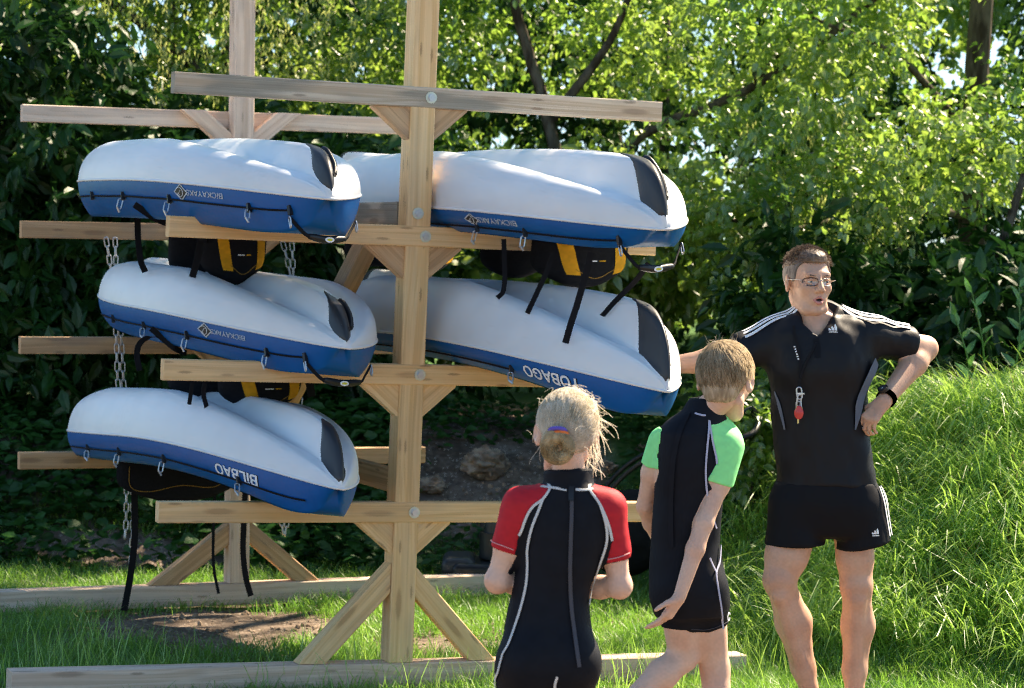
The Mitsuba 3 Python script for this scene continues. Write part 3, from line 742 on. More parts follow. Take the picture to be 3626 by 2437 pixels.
def make_kayak(label, sh, pose, rope, hooks, handle=None, text=None, plate=(0.80, 0.13, 0.9985), bow=0.0, knob=True):
    k = Kayak(sh, pose, bow)
    t = thing("kayak", label, "kayak", "kayaks stored upside down on the rack")
    SS, TT = np.meshgrid(S_END, T_ACR, indexing="ij")
    hm = trimesh.Trimesh(k.hull(SS, TT).reshape(-1, 3), grid_faces(len(S_END), len(T_ACR)), process=False)
    if hm.face_normals[:, 2].mean() < 0:
        hm.faces = hm.faces[:, ::-1]
    put("hull", hm, "hull_white", t, smooth=True)
    # deck: both side walls and the flat underside, one surface
    W = np.linspace(0, 1, 13)
    cols = [k.wall(S_END, w, -1) for w in W]
    ys = np.linspace(-1, 1, 15)[1:-1]
    wl = k.wall_local(S_END, 1.0, 1)
    for y_ in ys:
        q = wl.copy()
        q[:, 1] *= y_
        ss = np.abs(S_END)
        well = 0.055 * sst(0.98, 0.5, abs(y_)) * sst(0.86, 0.74, ss) * sst(0.06, 0.16, ss)
        q[:, 2] += well
        cols.append(k.world(q))
    cols += [k.wall(S_END, w, 1) for w in W[::-1]]
    V = np.stack(cols, 1)
    dm = trimesh.Trimesh(V.reshape(-1, 3), grid_faces(V.shape[0], V.shape[1]), process=False)
    if dm.face_normals[np.argmin(dm.triangles_center[:, 2])][2] > 0:
        dm.faces = dm.faces[:, ::-1]
    put("deck", dm, "hull_blue", t, smooth=True)
    # moulded seam lip
    seam = np.vstack([k.wall(S_END[2:-2], 0.0, -1), k.wall(S_END[2:-2][::-1], 0.0, 1)])
    seam = np.vstack([seam, seam[:2]])
    put("seam_lip", tube(seam, 0.0055, 6, cap=False, ref=k.Z), "hull_white", t, smooth=True)
    # dark keel plates at both ends, with a drain hole
    for sg in (1, -1):
        s0, wd, s1 = plate
        uu, vv = np.linspace(0, 1, 40), np.linspace(-1, 1, 13)
        ang = np.arcsin(s0) + (np.arcsin(s1) - np.arcsin(s0)) * uu
        s = np.sin(ang)
        half = wd * np.sin(np.pi * np.clip(uu, 0, 1) ** 1.25) ** 0.5 * (0.40 + 0.85 * uu)
        half = np.minimum(half, wd * 1.3) * k.B / np.maximum(k.b(s), 0.12)
        UU = np.repeat(s[:, None], 13, 1) * sg
        TTp = np.clip(half[:, None] * vv[None], -0.97, 0.97)
        off = 0.006 * (1 - np.abs(vv[None]) ** 6) * np.ones((40, 1)) - 0.001
        base = k.hull(UU, TTp)
        nrm = k.hull(UU, TTp, 1.0) - base
        P = base + nrm * off[..., None]
        pm = trimesh.Trimesh(P.reshape(-1, 3), grid_faces(40, 13), process=False)
        if (pm.vertex_normals * nrm.reshape(-1, 3)).sum() < 0:
            pm.faces = pm.faces[:, ::-1]
        pk = put("keel_plate", pm, "plastic_dark", t, smooth=True)
        if sg > 0 and knob:
            ks = catmull([P[i_, 11] + unit(nrm[i_, 11]) * h_ for i_, h_ in ((10, 0.0), (12, 0.006), (16, 0.010), (20, 0.006), (22, 0.0))], 5)
            put("skeg_block", tube(ks, 0.0125, 10, flat=0.9), "plastic_black", pk, smooth=True)
        if sg > 0:
            i = 29
            c, nn = P[i, 9], unit(nrm[i, 9])
            put("drain_hole", orient(trimesh.creation.cylinder(radius=0.009, height=0.003, sections=20), c + nn * 0.0015, *(lambda a: (a, np.cross(nn, a)))(unit(np.cross(nn, k.X)))), "plastic_black", pk)
    # deck line with its hooks
    if rope:
        us = np.linspace(rope[0], rope[1], 60)
        hk = np.array([h[0] for h in hooks])
        sag = 0.10 * np.array([np.min(np.abs(u - hk)) if len(hk) else 0 for u in us])
        pts = np.array([k.wall(k.rim(u)[0], min(0.97, rope[2] - 0.10 * (us[0] < -5) + 0.6 * s_), k.rim(u)[1], 0.007) for u, s_ in zip(us, sag)])
        put("deck_line", tube(pts, 0.0036, 6), "webbing_black", t, smooth=True)
    for u, big in hooks:
        s, side = k.rim(u)
        c = k.wall(s, rope[2], side, 0.007)
        o = unit(k.wall(s, rope[2], side, 0.02) - k.wall(s, rope[2], side, 0.0))
        pad = orient(trimesh.creation.box([0.034, 0.016, 0.012]), c, unit(-ZX + 0.4 * k.X), o)
        h_ = put("pad_eye", pad, "plastic_black", t)
        if big:
            sw = 0.9 * math.sin(7.3 * u + 40 * k.O[2])
            d = unit(-ZX + (0.5 + sw) * k.X * 0.7 + 0.30 * o)
            put("snap_hook", join([orient(LINK, c + d * 0.030 + o * 0.006, d, o), orient(trimesh.creation.cylinder(radius=0.0045, height=0.022, sections=10), c + d * 0.055 + o * 0.006, o, np.cross(d, o))]), "zinc", h_, smooth=30)
    if handle:
        u0, u1, drop, wv = handle
        (s0, d0), (s1, d1) = k.rim(u0), k.rim(u1)
        A, B = k.wall(s0, wv, d0, 0.012), k.wall(s1, wv, d1, 0.012)
        out = unit((A + B) / 2 - k.O)
        mid = (A + B) / 2 - ZX * drop + out * 0.05
        g0, g1 = mid + (A - B) * 0.27, mid + (B - A) * 0.27
        path = catmull([A, A * 0.45 + g0 * 0.55 - ZX * 0.006, g0, mid - ZX * 0.008, g1, B * 0.45 + g1 * 0.55 - ZX * 0.006, B], 6)
        h_ = put("carry_strap", tube(path, 0.0065, 8, flat=0.6), "webbing_black", t, smooth=True)
        gp = catmull([g0, mid - ZX * 0.008, g1], 8)
        rr = 0.0135 * np.minimum(1, 0.72 + 0.5 * np.sin(np.linspace(0, np.pi, len(gp))))
        gk = put("grip", tube(gp, rr, 14), "plastic_black", h_, smooth=True)
        disc = trimesh.creation.cylinder(radius=1.0, height=1.0, sections=28)
        vn = unit(np.cross(unit(g1 - g0), ZX))
        vn = vn if vn[1] < 0 else -vn
        e = disc.copy()
        e.apply_scale([0.021, 0.0095, 0.002])
        put("badge", orient(e, mid - ZX * 0.008 + vn * 0.0135, g1 - g0, np.cross(vn, unit(g1 - g0))), "print_white", gk)
        e = disc.copy()
        e.apply_scale([0.013, 0.0045, 0.002])
        put("badge", orient(e, mid - ZX * 0.008 + vn * 0.0146, g1 - g0, np.cross(vn, unit(g1 - g0))), "print_yellow", gk)
        for P in (A, B):
            d = unit(-ZX * 0.8 + out * 0.4)
            put("snap_hook", orient(LINK, P + d * 0.02, d, np.cross(d, AX)), "zinc", h_, smooth=30)
    for tx in text or []:
        word, s_hi, s_lo, w_top, w_bot, tm = tx[:6]
        m = meshkit.text_mesh(word, 1.0, depth=0.02, bold=word != "BiCKAYAKS") if isinstance(word, str) else word
        m = m.subdivide() if len(m.faces) < 4000 else m
        v = m.vertices
        lo, hi = v.min(0), v.max(0)
        fx, fy = (v[:, 0] - lo[0]) / (hi[0] - lo[0]), (v[:, 1] - lo[1]) / (hi[1] - lo[1])
        # keep lengths even along the curved side
        sq = np.linspace(s_hi, s_lo, 60)
        pq = k.wall(sq, 0.5 * (w_top + w_bot), -1)
        cum = np.r_[0, np.cumsum(np.linalg.norm(np.diff(pq, axis=0), axis=1))]
        ss = np.interp(fx * cum[-1], cum, sq)
        ww = w_bot + (w_top - w_bot) * (1 - fy) if False else w_top + (w_bot - w_top) * fy
        off = tx[6] + 0.0012 * (v[:, 2] > v[:, 2].mean())
        base = k.wall(ss, ww, -1)
        nn = k.wall(ss, ww, -1, 1.0) - base
        put("lettering" if isinstance(word, str) else "emblem", trimesh.Trimesh(base + nn * off[:, None], m.faces, process=False), tm, t)
    return t, k

def diamond():
    from shapely.geometry import Polygon
    m = trimesh.creation.extrude_polygon(Polygon([(-1, 0), (0, -0.72), (1, 0), (0, 0.72)]), 0.02, engine="earcut")
    return m.subdivide().subdivide()
def swirl():
    a = np.linspace(0.2, 1.75 * np.pi, 40)
    p = np.stack([0.30 * np.cos(a) * (0.8 + 0.2 * a / 5), 0.42 * np.sin(a), 0 * a + 0.01], 1)
    return join([tube(p, 0.09, 6, flat=0.2), tube(np.array([(-0.1, -0.2, 0.01), (0.1, 0.1, 0.01), (0.05, 0.3, 0.01)]), 0.08, 6, flat=0.2)])
def ring_of(sc):
    from shapely.geometry import Polygon
    p = Polygon([(-1, 0), (0, -0.72), (1, 0), (0, 0.72)])
    m = trimesh.creation.extrude_polygon(p.difference(p.buffer(-0.09)), 0.02, engine="earcut")
    return m.subdivide()
def brand(shi, slo, dlo, w0=0.16, w1=0.42):
    ds = slo - dlo
    return [("BiCKAYAKS", shi, slo, w0 + 0.075, w1 - 0.045, "print_grey", 0.0016), (diamond(), slo + 0.008, dlo, w0 - 0.06, w1 + 0.10, "print_black", 0.0012), (ring_of(1), slo + 0.008, dlo, w0 - 0.06, w1 + 0.10, "print_grey", 0.0022),
            (swirl(), slo - 0.25 * ds, dlo + 0.27 * ds, w0 + 0.03, w1 + 0.01, "print_white", 0.0030)]
def name_of(word, shi, slo, w0, w1):
    return [(word, shi + 0.002, slo - 0.002, w0 - 0.008, w1 + 0.008, "print_black", 0.0012), (word, shi, slo, w0, w1, "print_white", 0.0026)]

KS = dict(
    K1=((3.1393, 0.3988, 0.1812, 0.0541, 0.1500, 0.7275, 0.9209, 16.2682, 0.0000, 0.0260), (-0.6150, -0.8192, 1.9565, 0.0136, -0.0109, -0.0214)),
    K2=((3.1360, 0.4121, 0.1950, 0.0512, 0.1354, 0.7108, 0.9554, 8.4783, -0.0454, 0.0479), (-0.4225, -1.1826, 1.4187, 0.0126, -0.0147, -0.0660)),
    K4=((3.949, 0.450, 0.224, 0.107, 0.095, 0.680, 0.979, 20.606, -0.060, -0.086), (0.508, -0.713, 1.903, -0.022, 0.005, 0.043)),
    K5=((3.941, 0.431, 0.252, 0.117, 0.084, 0.846, 0.958, 14.946, -0.027, -0.173), (0.540, -0.615, 1.340, -0.043, 0.010, -0.064)),
    K3=((3.3930, 0.3640, 0.2175, 0.1276, 0.1105, 0.7292, 0.9523, 10.7443, -0.0169, -0.0881), (-0.5354, -1.1711, 0.8718, 0.0502, 0.0543, -0.1066)))
_, k1 = make_kayak("white and blue upturned kayak on the upper left arms of the rack", *KS["K1"], (-0.6, 0.93, 0.42), [(-0.248, 0), (0.098, 1), (0.451, 1), (0.81, 1), (0.93, 0)], handle=(0.93, 1.15, 0.06, 0.6), text=brand(0.713, 0.548, 0.483, 0.08, 0.34))
_, k2 = make_kayak("white and blue upturned kayak tilted on the middle left arms of the rack", *KS["K2"], (-0.5, 0.93, 0.50), [(-0.25, 0), (0.10, 1), (0.44, 1), (0.815, 1), (0.931, 0)], handle=(0.931, 1.15, 0.06, 0.6), text=brand(0.735, 0.582, 0.513, 0.10, 0.36))
_, k3 = make_kayak("narrower white and blue upturned kayak lettered BiLBAO on the lowest left arms", *KS["K3"], (-0.6, 0.94, 0.58), [(-0.308, 1), (-0.001, 1), (0.34, 1), (0.721, 1)], text=name_of("BiLBAO", 0.792, 0.624, 0.26, 0.60), plate=(0.84, 0.21, 0.9985), bow=0.42, knob=False)
_, k4 = make_kayak("white and blue upturned kayak on the upper right arms with black seats hanging beneath", *KS["K4"], (-0.2, 0.94, 0.62), [(0.523, 1), (0.696, 1), (0.94, 0)], handle=(0.94, 1.11, 0.075, 0.8), text=brand(0.679, 0.540, 0.491, 0.16, 0.50))
_, k5 = make_kayak("white and blue upturned kayak lettered TOBAGO drooping off the middle right arms", *KS["K5"], (-0.3, 0.61, 0.55), [(0.612, 1)], text=name_of("TOBAGO", 0.822, 0.656, 0.26, 0.66), plate=(0.80, 0.18, 0.9985), bow=0.75, knob=False)

# ------------------------------------------------------------------ clip-in seats hanging from the kayaks
def pad(w, h, thick, bend, pw=3.2, taper=0.85):
    """A padded seat panel hanging down from z = 0: x across, z down, y its thickness; curved about z."""
    nu, nv = 25, 17
    u, v = np.linspace(-1, 1, nu), np.linspace(0, 1, nv)
    U, Vv = np.meshgrid(u, v, indexing="ij")
    half = w / 2 * (1 - (1 - taper) * (1 - Vv)) * (1 - np.clip((Vv - 0.35) / 0.65, 0, 1) ** pw * 0.55)
    X = U * half
    Zz = -h * Vv * (1 - 0.10 * np.abs(U) ** 3)
    puff = thick / 2 * np.sqrt(np.clip(1 - np.abs(U) ** 6, 0, 1)) * np.sqrt(np.clip(1 - np.abs(2 * Vv - 1) ** 8, 0, 1))
    Y0 = bend * (U ** 2)
    fr = np.stack([X, Y0 - puff, Zz], -1).reshape(-1, 3)
    bk = np.stack([X, Y0 + puff, Zz], -1).reshape(-1, 3)
    f = grid_faces(nu, nv)
    m = trimesh.Trimesh(np.vstack([fr, bk]), np.vstack([f, f[:, ::-1] + len(fr)]), process=True)
    if m.volume < 0:
        m.invert()
    return m
def patch_on(w, h, thick, bend, taper, u0, u1, v0, v1, pw=3.2, ou=0.0):
    u, v = np.linspace(0, 1, 7), np.linspace(v0, v1, 11)
    U, Vv = np.meshgrid(u, v, indexing="ij")
    U = u0 + (u1 - u0) * U + ou * (Vv - v0)
    half = w / 2 * (1 - (1 - taper) * (1 - Vv)) * (1 - np.clip((Vv - 0.35) / 0.65, 0, 1) ** pw * 0.55)
    puff = thick / 2 * np.sqrt(np.clip(1 - np.abs(U) ** 6, 0, 1)) * np.sqrt(np.clip(1 - np.abs(2 * Vv - 1) ** 8, 0, 1))
    P = np.stack([U * half, bend * U ** 2 - puff - 0.003, -h * Vv * (1 - 0.10 * np.abs(U) ** 3)], -1)
    return trimesh.Trimesh(P.reshape(-1, 3), grid_faces(7, 11), process=False)
def place(m, o, yaw, tilt=0.0):
    """Turns a hanging panel (front towards -y) to face along the rack's viewer side, then turns by yaw."""
    c, s = math.cos(yaw), math.sin(yaw)
    x = c * AX + s * NX
    fr = -s * AX + c * NX                 # front
    z = unit(ZX + tilt * fr)
    fr = unit(fr - z * (fr @ z))
    T = np.eye(4)
    T[:3, 0], T[:3, 1], T[:3, 2], T[:3, 3] = x, -fr, z, o
    m = m.copy()
    m.apply_transform(T)
    return m
def make_seat(label, o, yaw, w=0.36, h=0.20, base=(-0.45, -0.10, 0.30, 0.21), dz=0.0):
    t = thing("clip_in_seat", label, "seat", "black and yellow seats hanging under the kayaks")
    A = (w, h, 0.05, 0.05)
    put("backrest", place(pad(*A, taper=1.0), o, yaw, 0.15), "cloth_black", t, smooth=50)
    for (u0, u1, ou) in ((-0.66, -0.36, 0.30), (0.54, 0.84, 0.12)):
        put("side_panel", place(patch_on(*A, 1.0, u0, u1, 0.02, 0.72, ou=ou), o, yaw, 0.15), "cloth_yellow", t, smooth=True)
    # stitched seam and small print
    uu = np.linspace(-0.30, 0.62, 16)
    pt = patch_on(*A, 1.0, -0.26, 0.62, 0.55, 0.80).vertices.reshape(7, 11, 3)
    arc = np.stack([pt[i][int(2 + 7 * math.sin(math.pi * i / 6))] for i in range(7)])
    put("stitching", place(tube(catmull(arc, 4), 0.0016, 5), o, yaw, 0.15), "thread_yellow", t)
    put("print", place(patch_on(*A, 1.0, -0.04, 0.17, 0.40, 0.425), o, yaw, 0.15), "print_white", t)
    put("print", place(patch_on(*A, 1.0, 0.22, 0.36, 0.40, 0.425), o, yaw, 0.15), "cloth_yellow", t)
    bx, bn, bw, bh = base
    ob = o + AX * bx * 0 + NX * bx + AX * bn + ZX * dz
    put("seat_pad", place(pad(bw, bh, 0.07, 0.03, taper=0.95), ob, yaw + 0.25, 0.0), "cloth_black", t, smooth=50)
    put("seat_strap", ribbon(catmull([o + AX * -w * 0.45 + ZX * -0.03, (o + ob) / 2 + ZX * -0.05, ob + AX * bw * 0.3 - ZX * 0.03], 6), 0.03, ZX), "webbing_black", t)
    return t
make_seat("black seat with yellow panels hanging under the upper left kayak", rk(-0.545, -0.60, 1.765), -0.1, w=0.29, h=0.215, base=(-0.62, 0.0, 0.25, 0.235))
make_seat("black seat with yellow panels half hidden behind the third front arm on the left", rk(-0.45, -0.50, 1.215), -0.1, h=0.17, base=(-0.5, -0.12, 0.30, 0.16))
make_seat("black seat with yellow panels hanging freely under the upper right kayak", rk(0.665, 0.13, 1.765), -0.15, w=0.45, h=0.19, base=(-0.50, -0.10, 0.30, 0.16))
make_seat("black seat with a yellow panel mostly hidden behind the front post", rk(0.60, -1.55, 1.765), -0.1, h=0.17, base=(-0.45, -0.08, 0.30, 0.14))
# lowest seat: only its dark back shows below the lowest kayak
t = thing("clip_in_seat", "plain black seat with thin yellow stitching under the lowest left kayak", "seat")
o = rk(-0.49, -1.60, 0.775)
put("backrest", place(pad(0.60, 0.20, 0.06, 0.02, taper=1.0), o, -0.15, 0.1), "cloth_black", t, smooth=50)
pt = patch_on(0.60, 0.20, 0.06, 0.02, 1.0, -0.85, 0.75, 0.1, 0.8).vertices.reshape(7, 11, 3)
put("stitching", place(tube(catmull([pt[0][1], pt[0][8], pt[1][9], pt[3][7], pt[5][8], pt[6][5]], 5), 0.0016, 5), o, -0.15, 0.1), "thread_yellow", t)

# ------------------------------------------------------------------ loose straps
def strap(label, pts, w=0.024, wd=None, parent=None):
    return put("strap", ribbon(catmull(pts, 7), w, AX if wd is None else wd), "webbing_black", label=label, cat="strap", group="loose black webbing straps")
strap("black strap hanging from the upper left kayak down over the hull below", [(-1.5749, 10.9400, 1.8641), (-1.5702, 10.9400, 1.8095), (-1.5649, 10.9400, 1.7184), (-1.5510, 10.9300, 1.6366), (-1.5319, 10.9300, 1.5914)], 0.026)
strap("short black strap slanting from the upper left kayak to its seat", [(-1.4871, 10.2700, 1.8626), (-1.4538, 10.2800, 1.8395), (-1.4114, 10.3000, 1.8116), (-1.3717, 10.3400, 1.7940)], 0.026, ZX)
strap("black strap touching the middle left hull below the seat", [(-1.2418, 10.4200, 1.7283), (-1.2544, 10.4200, 1.6549), (-1.2738, 10.4200, 1.5814)], 0.028)
strap("narrow black strap curling under the upper right kayak next to the post", [(-0.0397, 9.8600, 1.7601), (-0.0363, 9.8600, 1.6861), (-0.0329, 9.8600, 1.6121), (-0.0384, 9.8600, 1.5626), (-0.0592, 9.8600, 1.5390)], 0.019)
strap("black strap crossing the left yellow panel and ending on the hull below", [(0.1467, 9.7000, 1.7154), (0.1178, 9.7000, 1.6338), (0.0856, 9.7000, 1.5601), (0.0533, 9.7000, 1.4880)], 0.020)
strap("longest black strap lying over the hull lettered TOBAGO", [(0.2764, 9.4300, 1.7190), (0.2608, 9.4300, 1.6478), (0.2320, 9.4300, 1.5368), (0.2087, 9.4300, 1.4574), (0.1914, 9.4300, 1.3908)], 0.025)
strap("black strap nearest the man, hanging off the upper right kayak", [(0.4861, 9.4800, 1.6843), (0.4407, 9.4900, 1.6197), (0.3731, 9.5000, 1.5482), (0.3248, 9.5300, 1.4891)], 0.022)
strap("slack black strap looping beside the middle left kayak", [(-1.4438, 10.6800, 1.3316), (-1.4848, 10.6800, 1.3271), (-1.5164, 10.6800, 1.2995), (-1.5245, 10.6800, 1.2546), (-1.5127, 10.6800, 1.1923)], 0.024)
strap("black strap running from the middle left kayak to its seat", [(-1.4695, 10.6800, 1.3667), (-1.4132, 10.6800, 1.3198), (-1.3679, 10.6800, 1.2851), (-1.3316, 10.7500, 1.2653)], 0.024, ZX)
strap("long black strap hanging to the rear base beam at the left", [rk(-0.675, -1.72, 0.78), rk(-0.67, -1.74, 0.60), rk(-0.66, -1.76, 0.42), rk(-0.67, -1.78, 0.25), rk(-0.695, -1.79, 0.08)], 0.030)
strap("black strap dangling in front of the rear post", [rk(-0.16, -1.75, 0.66), rk(-0.165, -1.75, 0.45), rk(-0.165, -1.75, 0.33), rk(-0.15, -1.75, 0.22), rk(-0.125, -1.75, 0.135)], 0.026)
strap("thin black strap dangling just left of the rear post", [rk(-0.30, -1.75, 0.66), rk(-0.305, -1.75, 0.42), rk(-0.30, -1.75, 0.27), rk(-0.275, -1.75, 0.15)], 0.013)
strap("short black strap end on the lowest left hull", [(-1.2483, 10.2900, 1.1703), (-1.2545, 10.2900, 1.1305), (-1.2605, 10.2900, 1.0838)], 0.016)
strap("short black strap with a hooked end on the lowest left hull", [(-1.1925, 10.2100, 1.1758), (-1.1950, 10.2100, 1.1278), (-1.1839, 10.2100, 1.0853), (-1.1835, 10.2100, 1.0596), (-1.2039, 10.2100, 1.0557)], 0.018)
strap("black strap hanging behind the nose of the lowest left kayak", [rk(-0.03, -1.3, 1.24), rk(-0.02, -1.3, 1.16), rk(0.0, -1.3, 1.06)], 0.036)

# ------------------------------------------------------------------ galvanised chains
CL = link(0.048, 0.021, 0.0032, 6)
def chain(label, pts, seed=0):
    t = thing("chain", label, "chain", "galvanised chains hanging from the rear arms")
    c = catmull(pts, 20)
    L = np.r_[0, np.cumsum(np.linalg.norm(np.diff(c, axis=0), axis=1))]
    n = int(L[-1] / 0.0415)
    for i in range(n):
        s = (i + 0.5) * 0.0415
        p = np.array([np.interp(s, L, c[:, j]) for j in range(3)])
        q = np.array([np.interp(s + 0.01, L, c[:, j]) for j in range(3)])
        d = unit(q - p) if np.linalg.norm(q - p) > 1e-6 else -ZX
        side = unit(AX * math.cos(0.5 + i * math.pi / 2) + NX * math.sin(0.5 + i * math.pi / 2))
        put("link", orient(CL, p, d, side), "zinc", t, smooth=True)
chain("left strand of the galvanised chain beside the left kayaks", [rk(-0.655, -2.44, 1.73), rk(-0.625, -2.44, 1.55), rk(-0.60, -2.44, 1.30), rk(-0.585, -2.44, 1.05), rk(-0.545, -2.44, 0.72), rk(-0.535, -2.44, 0.45), rk(-0.54, -2.44, 0.32)])
chain("right strand of the galvanised chain beside the left kayaks", [rk(-0.612, -2.44, 1.73), rk(-0.60, -2.44, 1.52), rk(-0.575, -2.44, 1.28), rk(-0.555, -2.44, 1.02), rk(-0.515, -2.44, 0.70), rk(-0.505, -2.44, 0.42), rk(-0.508, -2.44, 0.17)])
chain("left strand of the galvanised chain near the front post", [rk(0.20, -2.44, 1.73), rk(0.235, -2.44, 1.60), rk(0.25, -2.44, 1.48), rk(0.27, -2.44, 1.2), rk(0.27, -2.44, 0.9), rk(0.215, -2.44, 0.52), rk(0.235, -2.44, 0.31)])
chain("right strand of the galvanised chain near the front post", [rk(0.245, -2.44, 1.73), rk(0.255, -2.44, 1.60), rk(0.26, -2.44, 1.48), rk(0.30, -2.44, 1.2), rk(0.30, -2.44, 0.9), rk(0.265, -2.44, 0.52), rk(0.24, -2.44, 0.31)])
# ------------------------------------------------------------------ people: bodies and clothes from distance fields
class Field:
    """A signed distance field put together from round bones, ellipsoids and lofts, meshed as one surface."""
    def __init__(self):
        self.ops = []
        self.warp = None
    def _add(self, fn, lo, hi, k, mode="add"):
        self.ops.append((fn, np.asarray(lo, float), np.asarray(hi, float), k, mode))
        return self
    def bone(self, a, b, ra, rb, k=0.02, sq=None, mode="add"):
        """sq = (direction, factor): flattened along that direction."""
        a, b = np.asarray(a, float), np.asarray(b, float)
        def fn(p):
            q, A, B, f = p, a, b, 1.0
            if sq is not None:
                d, f = unit(sq[0]), sq[1]
                m = np.eye(3) + (1 / f - 1) * np.outer(d, d)
                q, A, B = (p - a) @ m + a, a, a + m @ (b - a)
            ba = B - A
            h = np.clip(((q - A) @ ba) / max(ba @ ba, 1e-12), 0, 1)
            return (np.linalg.norm(q - A - h[..., None] * ba, axis=-1) - (ra + (rb - ra) * h)) * min(1, f)
        r = max(ra, rb)
        return self._add(fn, np.minimum(a, b) - r, np.maximum(a, b) + r, k, mode)
    def ell(self, c, r, axes=None, k=0.02, mode="add"):
        c, r = np.asarray(c, float), np.asarray(r, float)
        A = np.eye(3) if axes is None else np.asarray(axes, float)
        def fn(p):
            q = (p - c) @ A.T
            k0 = np.linalg.norm(q / r, axis=-1)
            k1 = np.linalg.norm(q / r ** 2, axis=-1)
            return k0 * (k0 - 1) / np.maximum(k1, 1e-9)
        R_ = np.abs(A.T) @ r if axes is not None else r
        m = np.max(r)
        return self._add(fn, c - m, c + m, k, mode)
    def loft(self, rows, yaw=0.0, p=2.3, k=0.03, lean=0.0):
        """rows: (z, cx, cy, half width, half depth); width turned by yaw about the upright."""
        rows = np.asarray(sorted(rows), float)
        from scipy.interpolate import PchipInterpolator
        I = PchipInterpolator(rows[:, 0], rows[:, 1:], axis=0)
        z0, z1 = rows[0, 0], rows[-1, 0]
        c, s = math.cos(yaw), math.sin(yaw)
        def fn(q):
            z = np.clip(q[..., 2], z0, z1)
            g = I(z)
            x, y = q[..., 0] - g[..., 0], q[..., 1] - g[..., 1]
            u, v = (c * x + s * y) / g[..., 2], (-s * x + c * y) / g[..., 3]
            rr = (np.abs(u) ** p + np.abs(v) ** p + 1e-12) ** (1 / p)
            d = (rr - 1) * np.minimum(g[..., 2], g[..., 3])
            dz = np.maximum(z0 - q[..., 2], q[..., 2] - z1)
            return np.where(dz > 0, np.sqrt(np.maximum(d, 0) ** 2 + np.maximum(dz, 0) ** 2), np.maximum(d, dz))
        m = max(rows[:, 3].max(), rows[:, 4].max())
        lo = [rows[:, 1].min() - m, rows[:, 2].min() - m, z0]
        hi = [rows[:, 1].max() + m, rows[:, 2].max() + m, z1]
        return self._add(fn, lo, hi, k)
    def clip(self, fn):
        """Keeps only where fn is negative."""
        return self._add(fn, [-99] * 3, [99] * 3, 0.0, "clip")
    def __call__(self, p):
        p = np.asarray(p, float)
        d = np.full(p.shape[:-1], 0.6)
        for fn, lo, hi, k, mode in self.ops:
            d = self._mix(d, fn(p), k, mode)
        return d
    @staticmethod
    def _mix(d, e, k, mode):
        if mode == "clip":
            return np.maximum(d, e)
        if mode == "sub":
            e = -e
            if k <= 0:
                return np.maximum(d, e)
            h = np.clip(0.5 - 0.5 * (d - e) / k, 0, 1)
            return d + (e - d) * h + k * h * (1 - h)
        if k <= 0:
            return np.minimum(d, e)
        h = np.clip(0.5 + 0.5 * (d - e) / k, 0, 1)
        return d + (e - d) * h - k * h * (1 - h)
    def grad(self, p, e=0.002):
        g = np.stack([self(p + e * np.eye(3)[i]) - self(p - e * np.eye(3)[i]) for i in range(3)], -1)
        return g / (np.linalg.norm(g, axis=-1, keepdims=True) + 1e-12)
    def mesh(self, h, off=0.0, noise_amp=0.0, noise_s=(9, 9, 9), box=None):
        adds = [o for o in self.ops if o[4] == "add"]
        lo = np.min([o[1] for o in adds], 0) - 0.03 - off if box is None else np.asarray(box[0], float)
        hi = np.max([o[2] for o in adds], 0) + 0.03 + off if box is None else np.asarray(box[1], float)
        n = np.ceil((hi - lo) / h).astype(int) + 1
        ax = [lo[i] + h * np.arange(n[i]) for i in range(3)]
        D = np.full(tuple(n), 0.12, np.float32)
        for fn, l, u, k, mode in self.ops:
            mg = max(k, 0) + 0.045 + off
            i0 = np.clip(np.floor((l - mg - lo) / h).astype(int), 0, n)
            i1 = np.clip(np.ceil((u + mg - lo) / h).astype(int) + 1, 0, n)
            if (i1 <= i0).any():
                continue
            sl = tuple(slice(a, b) for a, b in zip(i0, i1))
            P = np.stack(np.meshgrid(*[ax[i][sl[i]] for i in range(3)], indexing="ij"), -1)
            if mode == "clip":
                D[sl] = np.maximum(D[sl] - off, fn(P)) + off
            else:
                D[sl] = self._mix(D[sl], fn(P), k, mode)
        D -= off
        v, f = surface_net(D)
        v = lo + v * h
        if noise_amp:
            m = trimesh.Trimesh(v, f, process=False)
            d = meshkit.fbm(v * np.asarray(noise_s), 3, 5) - 0.5
            v = v + m.vertex_normals * (noise_amp * 2 * d)[:, None]
        m = trimesh.Trimesh(v, f, process=False)
        return trimesh.Trimesh(relax(v, f), f, process=False)

def relax(v, f, rounds=3):
    """Taubin smoothing: evens the facets out without shrinking."""
    from scipy import sparse
    e = np.unique(np.sort(np.vstack([f[:, [0, 1]], f[:, [1, 2]], f[:, [2, 0]]]), axis=1), axis=0)
    n = len(v)
    A = sparse.coo_matrix((np.ones(2 * len(e)), (np.r_[e[:, 0], e[:, 1]], np.r_[e[:, 1], e[:, 0]])), shape=(n, n)).tocsr()
    deg = np.maximum(np.asarray(A.sum(1)), 1)
    for _ in range(rounds):
        for k in (0.5, -0.52):
            v = v + k * (A @ v / deg - v)
    return v

